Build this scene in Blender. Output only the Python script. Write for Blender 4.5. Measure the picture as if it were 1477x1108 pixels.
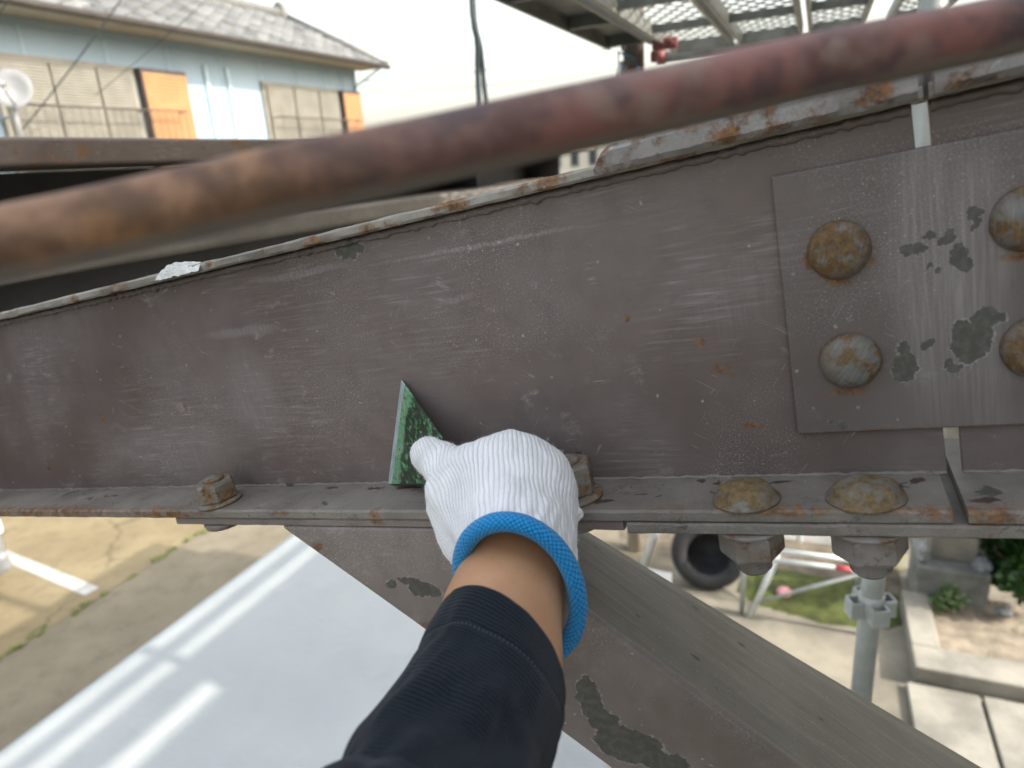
import bpy, bmesh, math, random
import numpy as np
from mathutils import Vector, Matrix, noise as mnoise
rnd = random.Random(7)
sc = bpy.context.scene
for o in list(bpy.data.objects): bpy.data.objects.remove(o, do_unlink=True)
COL = sc.collection

# ------------------------------------------------------------------ camera
W, H, FPX = 1477, 1108, 1000.0
PITCH, ROLL, CZ = math.radians(17.5), math.radians(4.0), 3.3
Fw = Vector((0, math.cos(PITCH), -math.sin(PITCH)))
R0 = Vector((1, 0, 0)); U0 = R0.cross(Fw)
Rt = R0*math.cos(ROLL) - U0*math.sin(ROLL)
Up = U0*math.cos(ROLL) + R0*math.sin(ROLL)
CAM = Vector((0, 0, CZ))
cd = bpy.data.cameras.new('camera'); cam = bpy.data.objects.new('camera', cd); COL.objects.link(cam)
cam.matrix_world = Matrix(((Rt.x, Up.x, -Fw.x, 0), (Rt.y, Up.y, -Fw.y, 0), (Rt.z, Up.z, -Fw.z, CZ), (0, 0, 0, 1)))
cd.sensor_width = 36; cd.lens = FPX/W*36; cd.clip_start = .01; cd.clip_end = 3000
cd.dof.use_dof = True; cd.dof.focus_distance = .485; cd.dof.aperture_fstop = 6.8
sc.camera = cam
sc.cycles.max_bounces = 6; sc.cycles.diffuse_bounces = 3; sc.cycles.glossy_bounces = 2; sc.cycles.transmission_bounces = 2; sc.cycles.caustics_reflective = False; sc.cycles.caustics_refractive = False

# ------------------------------------------------------------------ light
AZ = math.radians(24)                                  # the steelwork's axes against the view
N1 = Vector((math.sin(AZ), math.cos(AZ), 0)); E2 = Vector((math.cos(AZ), -math.sin(AZ), 0))
SUN_EL = math.radians(38)
w = bpy.data.worlds.new('World'); sc.world = w; w.use_nodes = True
wn = w.node_tree; bg = wn.nodes['Background']
sky = wn.nodes.new('ShaderNodeTexSky'); sky.sky_type = 'NISHITA'; sky.sun_disc = False
sky.sun_elevation = SUN_EL; sky.sun_rotation = math.radians(114)
sky.air_density = 1.8; sky.dust_density = 4.7; sky.ozone_density = 1.0
hs_ = wn.nodes.new('ShaderNodeHueSaturation'); hs_.inputs['Saturation'].default_value = .42      # thin high haze
wn.links.new(sky.outputs[0], hs_.inputs['Color']); wn.links.new(hs_.outputs[0], bg.inputs[0]); bg.inputs[1].default_value = .15
sl = bpy.data.lights.new('sun', 'SUN'); sl.energy = 2.0; sl.angle = math.radians(.75); sl.color = (1, .94, .84)
so = bpy.data.objects.new('sun', sl); COL.objects.link(so)
to_sun = E2*math.cos(SUN_EL) + Vector((0, 0, math.sin(SUN_EL)))
so.rotation_euler = (-to_sun).to_track_quat('-Z', 'Y').to_euler(); so.location = (8, -4, 14)
sc.view_settings.view_transform = 'Standard'; sc.view_settings.look = 'None'
sc.view_settings.exposure = 1.68; sc.view_settings.gamma = 1; sc.view_settings.use_curve_mapping = False

# ------------------------------------------------------------------ geometry of the view -> real planes
def ray(x, y): return Fw + Rt*((x-W/2)/FPX) + Up*((H/2-y)/FPX)
def at(x, y, d): return CAM + ray(x, y)*d
def onp(x, y, P, n):
    d = ray(x, y); return CAM + d*((P-CAM).dot(n)/d.dot(n))
def S(e, n, z): return E2*e + N1*n + Vector((0, 0, z))          # site frame: e across, n along, z up
def on_e(x, y, e):                                               # pixel -> (n, z) on a plane e = const
    P = onp(x, y, S(e, 0, CZ), E2); return P.dot(N1), P.z
def on_z(x, y, z):                                               # pixel -> (e, n) on a level
    P = onp(x, y, Vector((0, 0, z)), Vector((0, 0, 1))); return P.dot(E2), P.dot(N1)
# the H-beam's own frame: x along, y away, z up
_P0 = at(738, 690, .504); _Pf = _P0 - N1*.047
_A = onp(0, 736, _Pf, N1); _B = onp(1477, 738, _Pf, N1)
BX = (_B-_A).normalized(); BY = N1.copy(); BZ = BX.cross(BY).normalized()
BO = _A + N1*.047
BM = Matrix(((BX.x, BY.x, BZ.x, BO.x), (BX.y, BY.y, BZ.y, BO.y), (BX.z, BY.z, BZ.z, BO.z), (0, 0, 0, 1)))
BMI = BM.inverted()
def bl(x, y, yy=0.0):
    p = BMI @ onp(x, y, BM @ Vector((0, yy, 0)), BY); return p.x, p.z
def blz(x, y, zz=0.0):                                           # pixel -> (x, y) on the level z = zz of the beam
    p = BMI @ onp(x, y, BM @ Vector((0, 0, zz)), BZ); return p.x, p.y

# ------------------------------------------------------------------ object helpers
def prop(o, label=None, cat=None, group=None, kind=None):
    if label: o['label'] = label
    if cat: o['category'] = cat
    if group: o['group'] = group
    if kind: o['kind'] = kind
    return o
def thing(name, label, cat, loc=(0, 0, 0), rz=0.0, group=None, mat=None):
    o = bpy.data.objects.new(name, None); COL.objects.link(o); o.empty_display_size = .05
    if mat is not None: o.matrix_world = mat
    else: o.location = loc; o.rotation_euler = (0, 0, rz)
    return prop(o, label, cat, group)
def sthing(name, label, cat, e, n, z, group=None): return thing(name, label, cat, S(e, n, z), -AZ, group)
def link(name, me, m=None, parent=None, smooth=False):
    if m is not None: me.materials.clear(); me.materials.append(m)
    if smooth: me.polygons.foreach_set('use_smooth', [True]*len(me.polygons))
    o = bpy.data.objects.new(name, me); COL.objects.link(o)
    if parent is not None: o.parent = parent
    return o
def mk(name, vs, fs, m=None, parent=None, smooth=False, uv=None):
    me = bpy.data.meshes.new(name); me.from_pydata([tuple(v) for v in vs], [], fs); me.update()
    if uv is not None:
        l = me.uv_layers.new(name='UVMap')
        for p in me.polygons:
            for li, vi in zip(p.loop_indices, p.vertices): l.data[li].uv = uv[vi]
    return link(name, me, m, parent, smooth)
def mkb(name, bm, m=None, parent=None, smooth=False, recalc=True):
    if recalc: bmesh.ops.recalc_face_normals(bm, faces=bm.faces)
    me = bpy.data.meshes.new(name); bm.to_mesh(me); bm.free()
    return link(name, me, m, parent, smooth)
def box(bm, x0, x1, y0, y1, z0, z1, bev=0.0, seg=1):
    r = bmesh.ops.create_cube(bm, size=1.0)
    for v in r['verts']:
        v.co = Vector(((x0+x1)/2+v.co.x*(x1-x0), (y0+y1)/2+v.co.y*(y1-y0), (z0+z1)/2+v.co.z*(z1-z0)))
    if bev > 0:
        es = list({e for v in r['verts'] for e in v.link_edges})
        bmesh.ops.bevel(bm, geom=es, offset=bev, segments=seg, affect='EDGES', profile=.5)
    return bm
def boxo(name, dims, m, parent=None, bev=0.0, seg=1):
    bm = bmesh.new(); box(bm, *dims, bev=bev, seg=seg); return mkb(name, bm, m, parent)
def prism(bm, poly, y0, y1, bev=0.0, seg=1):
    """polygon in x/z pulled from y0 to y1"""
    a = [bm.verts.new((x, y0, z)) for x, z in poly]; b = [bm.verts.new((x, y1, z)) for x, z in poly]
    fs = [bm.faces.new(a), bm.faces.new(b[::-1])]; k = len(poly)
    for i in range(k): fs.append(bm.faces.new((a[i], b[i], b[(i+1) % k], a[(i+1) % k])))
    bmesh.ops.recalc_face_normals(bm, faces=fs)
    if bev > 0:
        es = list({e for v in a+b for e in v.link_edges})
        bmesh.ops.bevel(bm, geom=es, offset=bev, segments=seg, affect='EDGES', profile=.5)
    return bm
def frame_of(t, ref):
    s = t.cross(ref)
    if s.length < 1e-6: s = t.cross(Vector((1, 0, 0)))
    s.normalize(); return s, s.cross(t).normalized()
def tubedata(pts, rad, seg=12, caps=True, ref=Vector((0, 0, 1)), closed=False, off=0):
    pts = [Vector(p) for p in pts]; n = len(pts); vs = []; fs = []; uv = []
    rads = rad if isinstance(rad, (list, tuple)) else [rad]*n
    L = 0.0
    for i, p in enumerate(pts):
        if closed: t = pts[(i+1) % n]-pts[i-1]
        else: t = pts[min(i+1, n-1)]-pts[max(i-1, 0)]
        t.normalize(); s, u = frame_of(t, ref)
        if i: L += (p-pts[i-1]).length
        for k in range(seg):
            a = 2*math.pi*k/seg
            vs.append(p+(s*math.cos(a)+u*math.sin(a))*rads[i]); uv.append((k/seg, L))
    m = n if closed else n-1
    for i in range(m):
        for k in range(seg):
            a = i*seg+k; b = i*seg+(k+1) % seg; j = ((i+1) % n)*seg
            fs.append((off+a, off+b, off+j+(k+1) % seg, off+j+k))
    if caps and not closed:
        fs.append(tuple(off+k for k in range(seg))[::-1]); fs.append(tuple(off+(n-1)*seg+k for k in range(seg)))
    return vs, fs, uv
def tube(name, pts, rad, m, parent=None, seg=12, **k):
    vs, fs, uv = tubedata(pts, rad, seg, **k); return mk(name, vs, fs, m, parent, True, uv)
def tubes(name, lst, m, parent=None, seg=8):
    V = []; Fc = []
    for pts, r in lst:
        a, b, _ = tubedata(pts, r, seg, off=len(V)); V += a; Fc += b
    return mk(name, V, Fc, m, parent, True)
def lathe(name, prof, m, parent=None, seg=32, axis='z', loc=(0, 0, 0), smooth=True):
    """profile (radius, height) turned about an axis through loc"""
    vs = []; fs = []
    for r, h in prof:
        for k in range(seg):
            a = 2*math.pi*k/seg; c, s = r*math.cos(a), r*math.sin(a)
            v = (c, s, h) if axis == 'z' else ((c, -h, s) if axis == 'y' else (h, c, s))
            vs.append((v[0]+loc[0], v[1]+loc[1], v[2]+loc[2]))
    n = len(prof)
    for i in range(n-1):
        for k in range(seg):
            fs.append((i*seg+k, i*seg+(k+1) % seg, (i+1)*seg+(k+1) % seg, (i+1)*seg+k))
    if prof[0][0] > 1e-5: fs.append(tuple(range(seg))[::-1])
    if prof[-1][0] > 1e-5: fs.append(tuple((n-1)*seg+k for k in range(seg)))
    me = bpy.data.meshes.new(name); me.from_pydata(vs, [], fs); me.update()
    bm = bmesh.new(); bm.from_mesh(me); bmesh.ops.remove_doubles(bm, verts=bm.verts, dist=1e-7)
    bmesh.ops.recalc_face_normals(bm, faces=bm.faces); bm.to_mesh(me); bm.free()
    o = link(name, me, m, parent, smooth); return o
def copy_tree(o, parent=None):
    c = o.copy(); COL.objects.link(c); c.parent = parent
    for ch in list(o.children): copy_tree(ch, c)
    return c

# ------------------------------------------------------------------ material helpers
class NT:
    def __init__(s, name):
        s.m = bpy.data.materials.new(name); s.m.use_nodes = True; s.t = s.m.node_tree
        s.b = s.t.nodes['Principled BSDF']; s.tc = s.t.nodes.new('ShaderNodeTexCoord')
    def n(s, t, **k):
        x = s.t.nodes.new('ShaderNode'+t)
        for a, v in k.items(): setattr(x, a, v)
        return x
    def put(s, sock, v):
        if hasattr(v, 'is_output') or isinstance(v, bpy.types.NodeSocket): s.t.links.new(v, sock)
        elif isinstance(v, (tuple, list)) and sock.type == 'RGBA' and len(v) == 3: sock.default_value = (*v, 1)
        else: sock.default_value = v
    @property
    def obj(s): return s.tc.outputs['Object']
    @property
    def uv(s): return s.tc.outputs['UV']
    def math(s, op, a, b=0.0, c=0.0, clamp=False):
        x = s.n('Math', operation=op, use_clamp=clamp); s.put(x.inputs[0], a); s.put(x.inputs[1], b); s.put(x.inputs[2], c); return x.outputs[0]
    def map(s, v, scale=(1, 1, 1), loc=(0, 0, 0), rot=(0, 0, 0)):
        x = s.n('Mapping'); s.put(x.inputs[0], v); x.inputs[1].default_value = loc; x.inputs[2].default_value = rot; x.inputs[3].default_value = scale; return x.outputs[0]
    def noise(s, v, scale, detail=4, rough=.55, dist=0.0):
        x = s.n('TexNoise'); s.put(x.inputs['Vector'], v); x.inputs['Scale'].default_value = scale; x.inputs['Detail'].default_value = detail
        x.inputs['Roughness'].default_value = rough; x.inputs['Distortion'].default_value = dist; return x.outputs[0]
    def vor(s, v, scale, feature='F1', rnd=1.0):
        x = s.n('TexVoronoi', feature=feature); s.put(x.inputs['Vector'], v); x.inputs['Scale'].default_value = scale; x.inputs['Randomness'].default_value = rnd; return x.outputs[0]
    def step(s, v, lo, hi, a=0.0, b=1.0):
        x = s.n('MapRange', interpolation_type='SMOOTHSTEP'); s.put(x.inputs[0], v); x.inputs[1].default_value = lo; x.inputs[2].default_value = hi
        x.inputs[3].default_value = a; x.inputs[4].default_value = b; return x.outputs[0]
    def mix(s, f, a, b, mode='MIX'):
        x = s.n('Mix', data_type='RGBA', blend_type=mode); s.put(x.inputs[0], f); s.put(x.inputs[6], a); s.put(x.inputs[7], b); return x.outputs[2]
    def ramp(s, f, stops):
        x = s.n('ValToRGB'); s.put(x.inputs[0], f); e = x.color_ramp.elements
        while len(e) < len(stops): e.new(.5)
        for el, (p, c) in zip(e, stops): el.position = p; el.color = (*c, 1)
        return x.outputs[0]
    def vmath(s, op, a, b=(0, 0, 0)):
        x = s.n('VectorMath', operation=op); s.put(x.inputs[0], a); s.put(x.inputs[1], b); return x.outputs['Value'] if op in ('LENGTH', 'DISTANCE') else x.outputs[0]
    def warp(s, v, scale, amt):
        x = s.n('TexNoise'); s.put(x.inputs['Vector'], v); x.inputs['Scale'].default_value = scale; x.inputs['Detail'].default_value = 5; x.inputs['Roughness'].default_value = .65
        d = s.vmath('SUBTRACT', x.outputs['Color'], (.5, .5, .5)); y = s.n('VectorMath', operation='SCALE'); s.put(y.inputs[0], d); y.inputs['Scale'].default_value = amt
        return s.vmath('ADD', v, y.outputs[0])
    def spots(s, v, lst, lo=.9, hi=1.0, raw=False):
        """1 inside any of the ellipsoids (cx,cy,cz,rx,ry,rz), 0 outside"""
        out = None
        for cx, cy, cz, rx, ry, rz in lst:
            a = s.vmath('SUBTRACT', v, (cx, cy, cz)); a = s.vmath('MULTIPLY', a, (1/rx, 1/ry, 1/rz)); a = s.vmath('LENGTH', a)
            out = a if out is None else s.math('MINIMUM', out, a)
        return out if raw else s.step(out, lo, hi, 1, 0)
    def bump(s, h, strength=.3, dist=.001, prev=None):
        x = s.n('Bump'); s.put(x.inputs['Height'], h); x.inputs['Strength'].default_value = strength; x.inputs['Distance'].default_value = dist
        if prev is not None: s.put(x.inputs['Normal'], prev)
        return x.outputs[0]
    def out(s, col=None, rough=None, metal=None, normal=None, spec=None, **k):
        if col is not None: s.put(s.b.inputs['Base Color'], col)
        if rough is not None: s.put(s.b.inputs['Roughness'], rough)
        if metal is not None: s.put(s.b.inputs['Metallic'], metal)
        if normal is not None: s.put(s.b.inputs['Normal'], normal)
        if spec is not None: s.put(s.b.inputs['Specular IOR Level'], spec)
        for a, v in k.items(): s.put(s.b.inputs[a.replace('_', ' ')], v)
        return s.m
def plain(name, col, rough=.6, var=.12, scale=6, metal=0.0, bump=0.0, bs=60, spec=.5):
    t = NT(name); f = t.noise(t.obj, scale, 5); f2 = t.noise(t.obj, scale*7, 4)
    c = t.mix(t.step(f, .3, .7), tuple(x*(1-var) for x in col), tuple(min(1, x*(1+var)) for x in col))
    c = t.mix(t.step(f2, .45, .75, 0, var), c, tuple(x*.6 for x in col))
    nm = t.bump(t.noise(t.obj, bs, 5), bump, .01) if bump else None
    return t.out(c, rough, metal, nm, spec)

def paint(name, c1, c2, speck=.5, streak=.35, chips=(), rust=(), stains=(), rustfac=.0, chipfac=.0, streakdir='x', light=(.42, .40, .40), rough=.5, bump=.25, dust=0.0, rscale=22, scrape=(), cracks=0.0):
    """weathered mauve-grey paint on steel, in metres of the beam's frame"""
    t = NT(name); v = t.obj
    big = t.noise(v, 7, 4, .55); mid = t.noise(v, 45, 5, .6)
    c = t.mix(t.step(big, .38, .62), c1, c2)
    c = t.mix(t.step(t.noise(v, 3.2, 5, .6), .42, .62, 0, .45), c, tuple(x*1.28 for x in c2))
    c = t.mix(t.step(mid, .4, .75, 0, .35), c, tuple(x*.78 for x in c1))
    sv = (25, 25, 420) if streakdir == 'x' else ((420, 25, 25) if streakdir == 'z' else (60, 60, 60))
    st = t.noise(t.map(v, sv), 1.0, 3, .6)
    cov = t.step(t.noise(v, 9, 3), .42, .68)
    c = t.mix(t.math('MULTIPLY', t.step(st, .48, .8), t.math('MULTIPLY', cov, streak)), c, light)
    c = t.mix(t.math('MULTIPLY', t.step(st, .5, .22), t.math('MULTIPLY', cov, streak*.7)), c, tuple(x*.62 for x in c1))
    for (cx, cy, cz, rx, ry, rz, amt) in scrape:                        # bands rubbed pale
        bm_ = t.spots(t.warp(v, 30, .01), [(cx, cy, cz, rx, ry, rz)], .35, 1.1)
        s2 = t.noise(t.map(v, (520, 25, 22)), 1.0, 4, .65)
        c = t.mix(t.math('MULTIPLY', bm_, t.step(s2, .36, .72, .3*amt, amt)), c, light)
    # dust specks in two sizes, thicker in places
    where = t.step(t.noise(v, 8, 4, .6), .44, .64)
    sp = t.step(t.vor(t.warp(v, 300, .0016), 300), .10, .22, .8, 0)
    gate = t.step(t.noise(v, 160, 2), .47, .6)
    c = t.mix(t.math('MULTIPLY', t.math('MULTIPLY', sp, gate), t.math('MULTIPLY', where, speck)), c, light)
    sp2 = t.step(t.vor(t.warp(v, 150, .004), 95), .06, .12, 1, 0)
    c = t.mix(t.math('MULTIPLY', sp2, t.math('MULTIPLY', t.step(t.noise(v, 50, 2), .5, .62), speck*.62, clamp=True)), c, tuple(min(1, x*1.15) for x in light))
    sc3 = t.noise(t.map(t.warp(v, 40, .02), (34, 34, 70)), 1.0, 5, .7)
    c = t.mix(t.math('MULTIPLY', t.math('MULTIPLY', t.step(sc3, .56, .70), t.step(t.noise(t.map(v, (1, 1, 1), (4, 4, 4)), 10, 3), .45, .62)), .42*speck), c, light)
    fine = t.noise(v, 900, 2, .7)
    c = t.mix(t.math('MULTIPLY', t.step(fine, .53, .68), t.math('ADD', t.math('MULTIPLY', where, .60*speck), .05*speck)), c, light)
    # hair scratches
    for k, (rot, sc_) in enumerate(((.06, 14), (-.5, 18), (1.0, 15))):
        sv2 = t.map(v, (1, 1, 1), (k*.37, 0, k*.21), (0, rot, 0))
        ln = t.noise(t.map(sv2, (5, 5, 130)), 1.0, 2, .5)
        band = t.step(t.math('ABSOLUTE', t.math('SUBTRACT', ln, .5)), .004, .010, 1, 0)
        g = t.step(t.noise(t.map(v, (1, 1, 1), (k, k, k)), sc_*2.2, 2), .63, .70)
        c = t.mix(t.math('MULTIPLY', t.math('MULTIPLY', band, g), .32), c, light)
    if cracks:
        ck = t.noise(t.map(t.warp(v, 60, .012), (70, 120, 120)), 1.0, 4, .6)
        ck = t.math('MULTIPLY', t.step(t.math('ABSOLUTE', t.math('SUBTRACT', ck, .5)), .006, .018, 1, 0), t.step(t.noise(v, 34, 3), .54, .62))
        c = t.mix(t.math('MULTIPLY', ck, cracks), c, (.035, .026, .022))
    if dust:
        c = t.mix(t.step(t.noise(v, 30, 5, .65), .35, .7, 0, dust), c, (.40, .38, .34))
    wv = t.warp(v, 70, .014)
    wv2 = t.warp(wv, 190, .008)
    ch = None
    if chips:
        rw = t.spots(wv2, chips, raw=True); ch = t.step(rw, .96, 1.0, 1, 0)
        rim = t.math('SUBTRACT', t.step(rw, 1.02, 1.14, 1, 0), ch)
        c = t.mix(t.math('MULTIPLY', rim, t.step(t.noise(v, 150, 2), .40, .62, 0, .55)), c, light)
    if chipfac:
        g = t.math('MULTIPLY', t.step(t.noise(wv2, 26, 3), .70-chipfac*.2, .712-chipfac*.2), 1)
        ch = g if ch is None else t.math('MAXIMUM', ch, g)
    if ch is not None:
        under = t.mix(t.step(t.noise(v, 220, 4), .4, .7), (.068, .068, .058), (.105, .10, .088))
        c = t.mix(ch, c, under)
    ru = None
    if rust: ru = t.math('MULTIPLY', t.spots(wv, rust, .25, 1.15), t.step(t.noise(v, 110, 5, .7), .36, .56))
    if rustfac:
        g = t.step(t.noise(v, rscale, 6, .68), .70-rustfac*.3, .84-rustfac*.3)
        ru = g if ru is None else t.math('MAXIMUM', ru, g)
    if ru is not None:
        rc = t.ramp(t.noise(v, 180, 5, .7), [(.3, (.045, .022, .014)), (.5, (.17, .075, .026)), (.72, (.33, .17, .06))])
        c = t.mix(t.math('MULTIPLY', ru, .88), c, rc)
    if stains:
        c = t.mix(t.math('MULTIPLY', t.spots(wv2, stains, .8, 1.0), .9), c, (.05, .027, .021))
    h = t.math('ADD', t.math('MULTIPLY', mid, .5), t.math('MULTIPLY', fine, .12))
    h = t.math('ADD', h, t.math('MULTIPLY', st, .25))
    if chips: h = t.math('SUBTRACT', h, t.math('MULTIPLY', ch, 1.5))
    if rustfac: h = t.math('ADD', h, t.math('MULTIPLY', t.math('MULTIPLY', ru, t.noise(v, 240, 3)), 1.2))
    nm = t.bump(h, bump, .0009)
    rg = t.step(big, .3, .7, rough-.06, rough+.08)
    if ru is not None: rg = t.math('ADD', rg, t.math('MULTIPLY', ru, .3))
    return t.out(c, rg, 0.0, nm, .45)

MAUVE, MAUVE2 = (.165, .145, .140), (.205, .187, .185)
def P3(px, py, rx, ry, yy=0.0, dep=.4):
    x, z = bl(px, py, yy); k = dep/FPX; return (x, yy, z, rx*k, .05, ry*k)

# ================================================================== SETTING
def asphalt(name, c1, c2, crack=False, sc_=1.0):
    t = NT(name); v = t.obj
    a = t.noise(v, .9*sc_, 5, .6); b = t.noise(v, 6*sc_, 6, .65); g = t.noise(v, 160, 3, .7)
    c = t.mix(t.step(a, .35, .68), c1, c2)
    c = t.mix(t.step(b, .45, .75, 0, .55), c, tuple(x*.6 for x in c1))
    c = t.mix(t.step(g, .5, .75, 0, .35), c, tuple(min(1, x*1.5) for x in c2))
    nm = t.bump(t.math('ADD', g, t.math('MULTIPLY', b, .6)), .35, .006)
    if crack:
        e = t.vor(t.warp(v, 1.6, .5), .75, 'DISTANCE_TO_EDGE')
        ck = t.step(e, .006, .022, 1, 0); ck = t.math('MULTIPLY', ck, t.step(t.noise(v, .8, 3), .42, .55))
        c = t.mix(t.math('MULTIPLY', ck, .45), c, tuple(x*.35 for x in c1))
    return t.out(c, .88, 0, nm, .3)
M_road = asphalt('road_asphalt', (.150, .128, .092), (.20, .172, .125))
M_lot = asphalt('lot_asphalt', (.175, .138, .080), (.24, .194, .115), True)
M_land = asphalt('land', (.16, .15, .11), (.24, .22, .16), False, .1)
M_conc = plain('concrete', (.235, .22, .186), .85, .26, 3.5, bump=.3, bs=40)
M_concg = plain('grey_concrete', (.20, .20, .185), .9, .35, 5, bump=.5, bs=45)
M_yard = plain('yard_concrete', (.21, .188, .145), .9, .28, 2.0, bump=.3, bs=40)

def sheet(name, poly, z, m, kind='structure', label=None):
    o = mk(name, [S(e, n, z) for e, n in poly], [tuple(range(len(poly)))], m); o['kind'] = kind; return o
g = mk('ground', [(-900, -900, 0), (900, -900, 0), (900, 1500, 0), (-900, 1500, 0)], [(0, 1, 2, 3)], M_land); g['kind'] = 'structure'
sheet('road', [(-5.46, -14), (-.9, -14), (-.9, 60), (-5.46, 60)], .004, M_road)
sheet('parking_lot', [(-60, -20), (-5.47, -20), (-5.47, 40), (-60, 40)], .004, M_lot)
sheet('yard', [(-.9, -8), (14, -8), (14, 16), (-.9, 16)], .004, M_yard)
# painted bay line on the parking lot
M_line = plain('line_paint', (.36, .355, .335), .7, .15, 9, bump=.2, bs=80)
def strip(name, e0, n0, e1, n1, wd, z, m):
    d = Vector((e1-e0, n1-n0)); d.normalize(); q = Vector((-d.y, d.x))*wd/2
    return mk(name, [S(e0+q.x, n0+q.y, z), S(e0-q.x, n0-q.y, z), S(e1-q.x, n1-q.y, z), S(e1+q.x, n1+q.y, z)], [(0, 1, 2, 3)], m)
l1 = strip('bay_line', -7.6, 3.53, -5.60, 3.30, .13, .009, M_line); prop(l1, 'worn white painted bay line on the sandy parking lot', 'road marking')
# grass tufts along the seam between lot and road
def tuft_field(name, spots, m, hgt=(.03, .09), per=40):
    V = []; Fc = []
    for e, n, r in spots:
        for _ in range(per):
            a = rnd.uniform(0, 6.28); q = r*math.sqrt(rnd.random()); ee, nn = e+q*math.cos(a)*.35, n+q*math.sin(a)
            hh = rnd.uniform(*hgt); b = rnd.uniform(0, 6.28); dx, dy = math.cos(b)*.006, math.sin(b)*.006; lx, ly = rnd.gauss(0, .03), rnd.gauss(0, .03)
            k = len(V); V += [S(ee-dx, nn-dy, .004), S(ee+dx, nn+dy, .004), S(ee+lx, nn+ly, hh)]; Fc.append((k, k+1, k+2))
    return mk(name, V, Fc, m)
M_grass = plain('grass', (.13, .17, .035), .7, .35, 20)
o = tuft_field('seam_grass', [(-5.46+rnd.gauss(0, .02), 2.2+i*.055, .035) for i in range(70) if rnd.random() < .30] + [(-5.5, 2.75, .12), (-5.47, 3.15, .14), (-5.47, 3.9, .12), (-5.42, 4.55, .16)], M_grass, (.015, .06), 22)
prop(o, kind='stuff')

# ---------------------------------------------------------------- the house opposite
HE, HN = -8.647, 12.741
house = sthing('house', 'two storey pale blue clad house with grey tiled roof and orange shutter boxes', 'house', HE, HN, 0)
t = NT('pale_blue_cladding'); v = t.obj
c = t.mix(t.step(t.noise(v, .8, 4), .3, .7), (.235, .315, .385), (.275, .355, .42)); c = t.mix(t.step(t.noise(t.map(v, (1, 6, .6)), 1.5, 4), .5, .8, 0, .25), c, (.33, .35, .36))
M_clad = t.out(c, .55, 0, t.bump(t.noise(t.map(v, (1, 14, .2)), 1.0, 2), .12, .02), .4)
M_soffit = plain('soffit', (.34, .31, .26), .8, .1, 3)
M_trimb = plain('blue_trim', (.33, .43, .48), .5, .1, 5)
M_brownm = plain('dark_brown_metal', (.07, .055, .045), .5, .2, 6)
M_shut = plain('shutter_metal', (.215, .205, .172), .5, .12, 4)
M_orange = plain('orange_shutter_box', (.37, .185, .08), .55, .1, 3)
M_tile = None; M_frame = plain('bronze_frame', (.20, .185, .155), .5, .15, 6)
ZE = 5.33; OVH = .6; RN = 12.995-HN; RUN = 2.62; TP = math.radians(26.5)
boxo('wall', (-4.0, 0, -15.5, 0, 0, ZE+.02), M_clad, house)
gb = bmesh.new(); va = [gb.verts.new(p) for p in ((0, 0, ZE+.02), (-4, 0, ZE+.02), (-2.02, 0, ZE+.95))]; vb = [gb.verts.new((p.co.x, -15.5, p.co.z)) for p in va]
gb.faces.new(va); gb.faces.new(vb[::-1])
for i in range(3): gb.faces.new((va[i], vb[i], vb[(i+1) % 3], va[(i+1) % 3]))
mkb('gable_wall', gb, M_clad, house)
for y in (-14.2, -13.0, -11.8, -10.6, -9.4, -8.3, -7.6, -6.70, -5.60, -4.61, -3.6, -2.72, -1.80, -1.0, -.45):
    boxo('cladding_batten', (.001, .012, y-.012, y+.012, 2.9, ZE), M_trimb, house)
boxo('corner_trim', (-.05, .02, -.06, .012, 0, ZE), M_trimb, house)
boxo('soffit', (-.02, OVH-.03, -15.8, RN, ZE-.02, ZE+.015), M_soffit, house)
boxo('wall_plate', (.003, .03, -15.5, 0, ZE-.10, ZE-.024), M_clad, house)
for y in (-3.954, -3.509):
    boxo('downpipe', (.008, .045, y-.035, y+.035, .2, 5.04), M_trimb, house, .02, 2)
def window(y0, seps, y1, y2, zt=4.85, zb=3.62):
    wn_ = boxo('window', (.0, .05, y0-.05, y1+.05, zb-.05, zt+.05), M_frame, house)
    ys = [y0]+seps+[y1]
    for a, b in zip(ys[:-1], ys[1:]):
        vs = []; fs = []; zz = zb; k = 0; rows = int((zt-zb)/.034)
        for i in range(rows):
            z = zb+i*.034
            for dz, dx in ((0, .06), (.006, .085), (.028, .085), (.034, .06)):
                vs += [(dx, a+.02, z+dz), (dx, b-.02, z+dz)]
        n_ = len(vs)//2
        for i in range(n_-1): fs.append((2*i, 2*i+1, 2*i+3, 2*i+2))
        mk('shutter_panel', vs, fs, M_shut, wn_)
    # shutter box beside the window, ribbed
    vs = []; fs = []; zt2 = zt+.02; zb2 = zb-.05; rows = int((zt2-zb2)/.045)
    for i in range(rows):
        z = zb2+i*.045
        for dz, dx in ((0, .13), (.012, .142), (.045, .142)): vs += [(dx, y1+.12, z+dz), (dx, y2, z+dz)]
    n_ = len(vs)//2
    for i in range(n_-1): fs.append((2*i, 2*i+1, 2*i+3, 2*i+2))
    sb = boxo('shutter_box', (.001, .13, y1+.1, y2+.015, zb2-.02, zt2+.02), M_brownm, house)
    mk('ribbed_panel', vs, fs, M_orange, sb)
    # low window rail
    rl = [([(.30, y0+.05, 4.33), (.30, y2-.25, 4.33)], .014), ([(.30, y0+.05, 3.72), (.30, y2-.25, 3.72)], .012)]
    y = y0+.05
    while y < y2-.25: rl.append(([(.30, y, 3.72), (.30, y, 4.33)], .0045)); y += .115
    for yy in (y0+.05, y1, y2-.25): rl.append(([(.0, yy, 4.33), (.30, yy, 4.33)], .012))
    tubes('window_rail', rl, M_brownm, house, 6)
window(-7.11, [-6.496, -5.871], -5.331, -4.47)
window(-2.74, [-2.039, -1.352], -.76, -.09)
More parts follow.
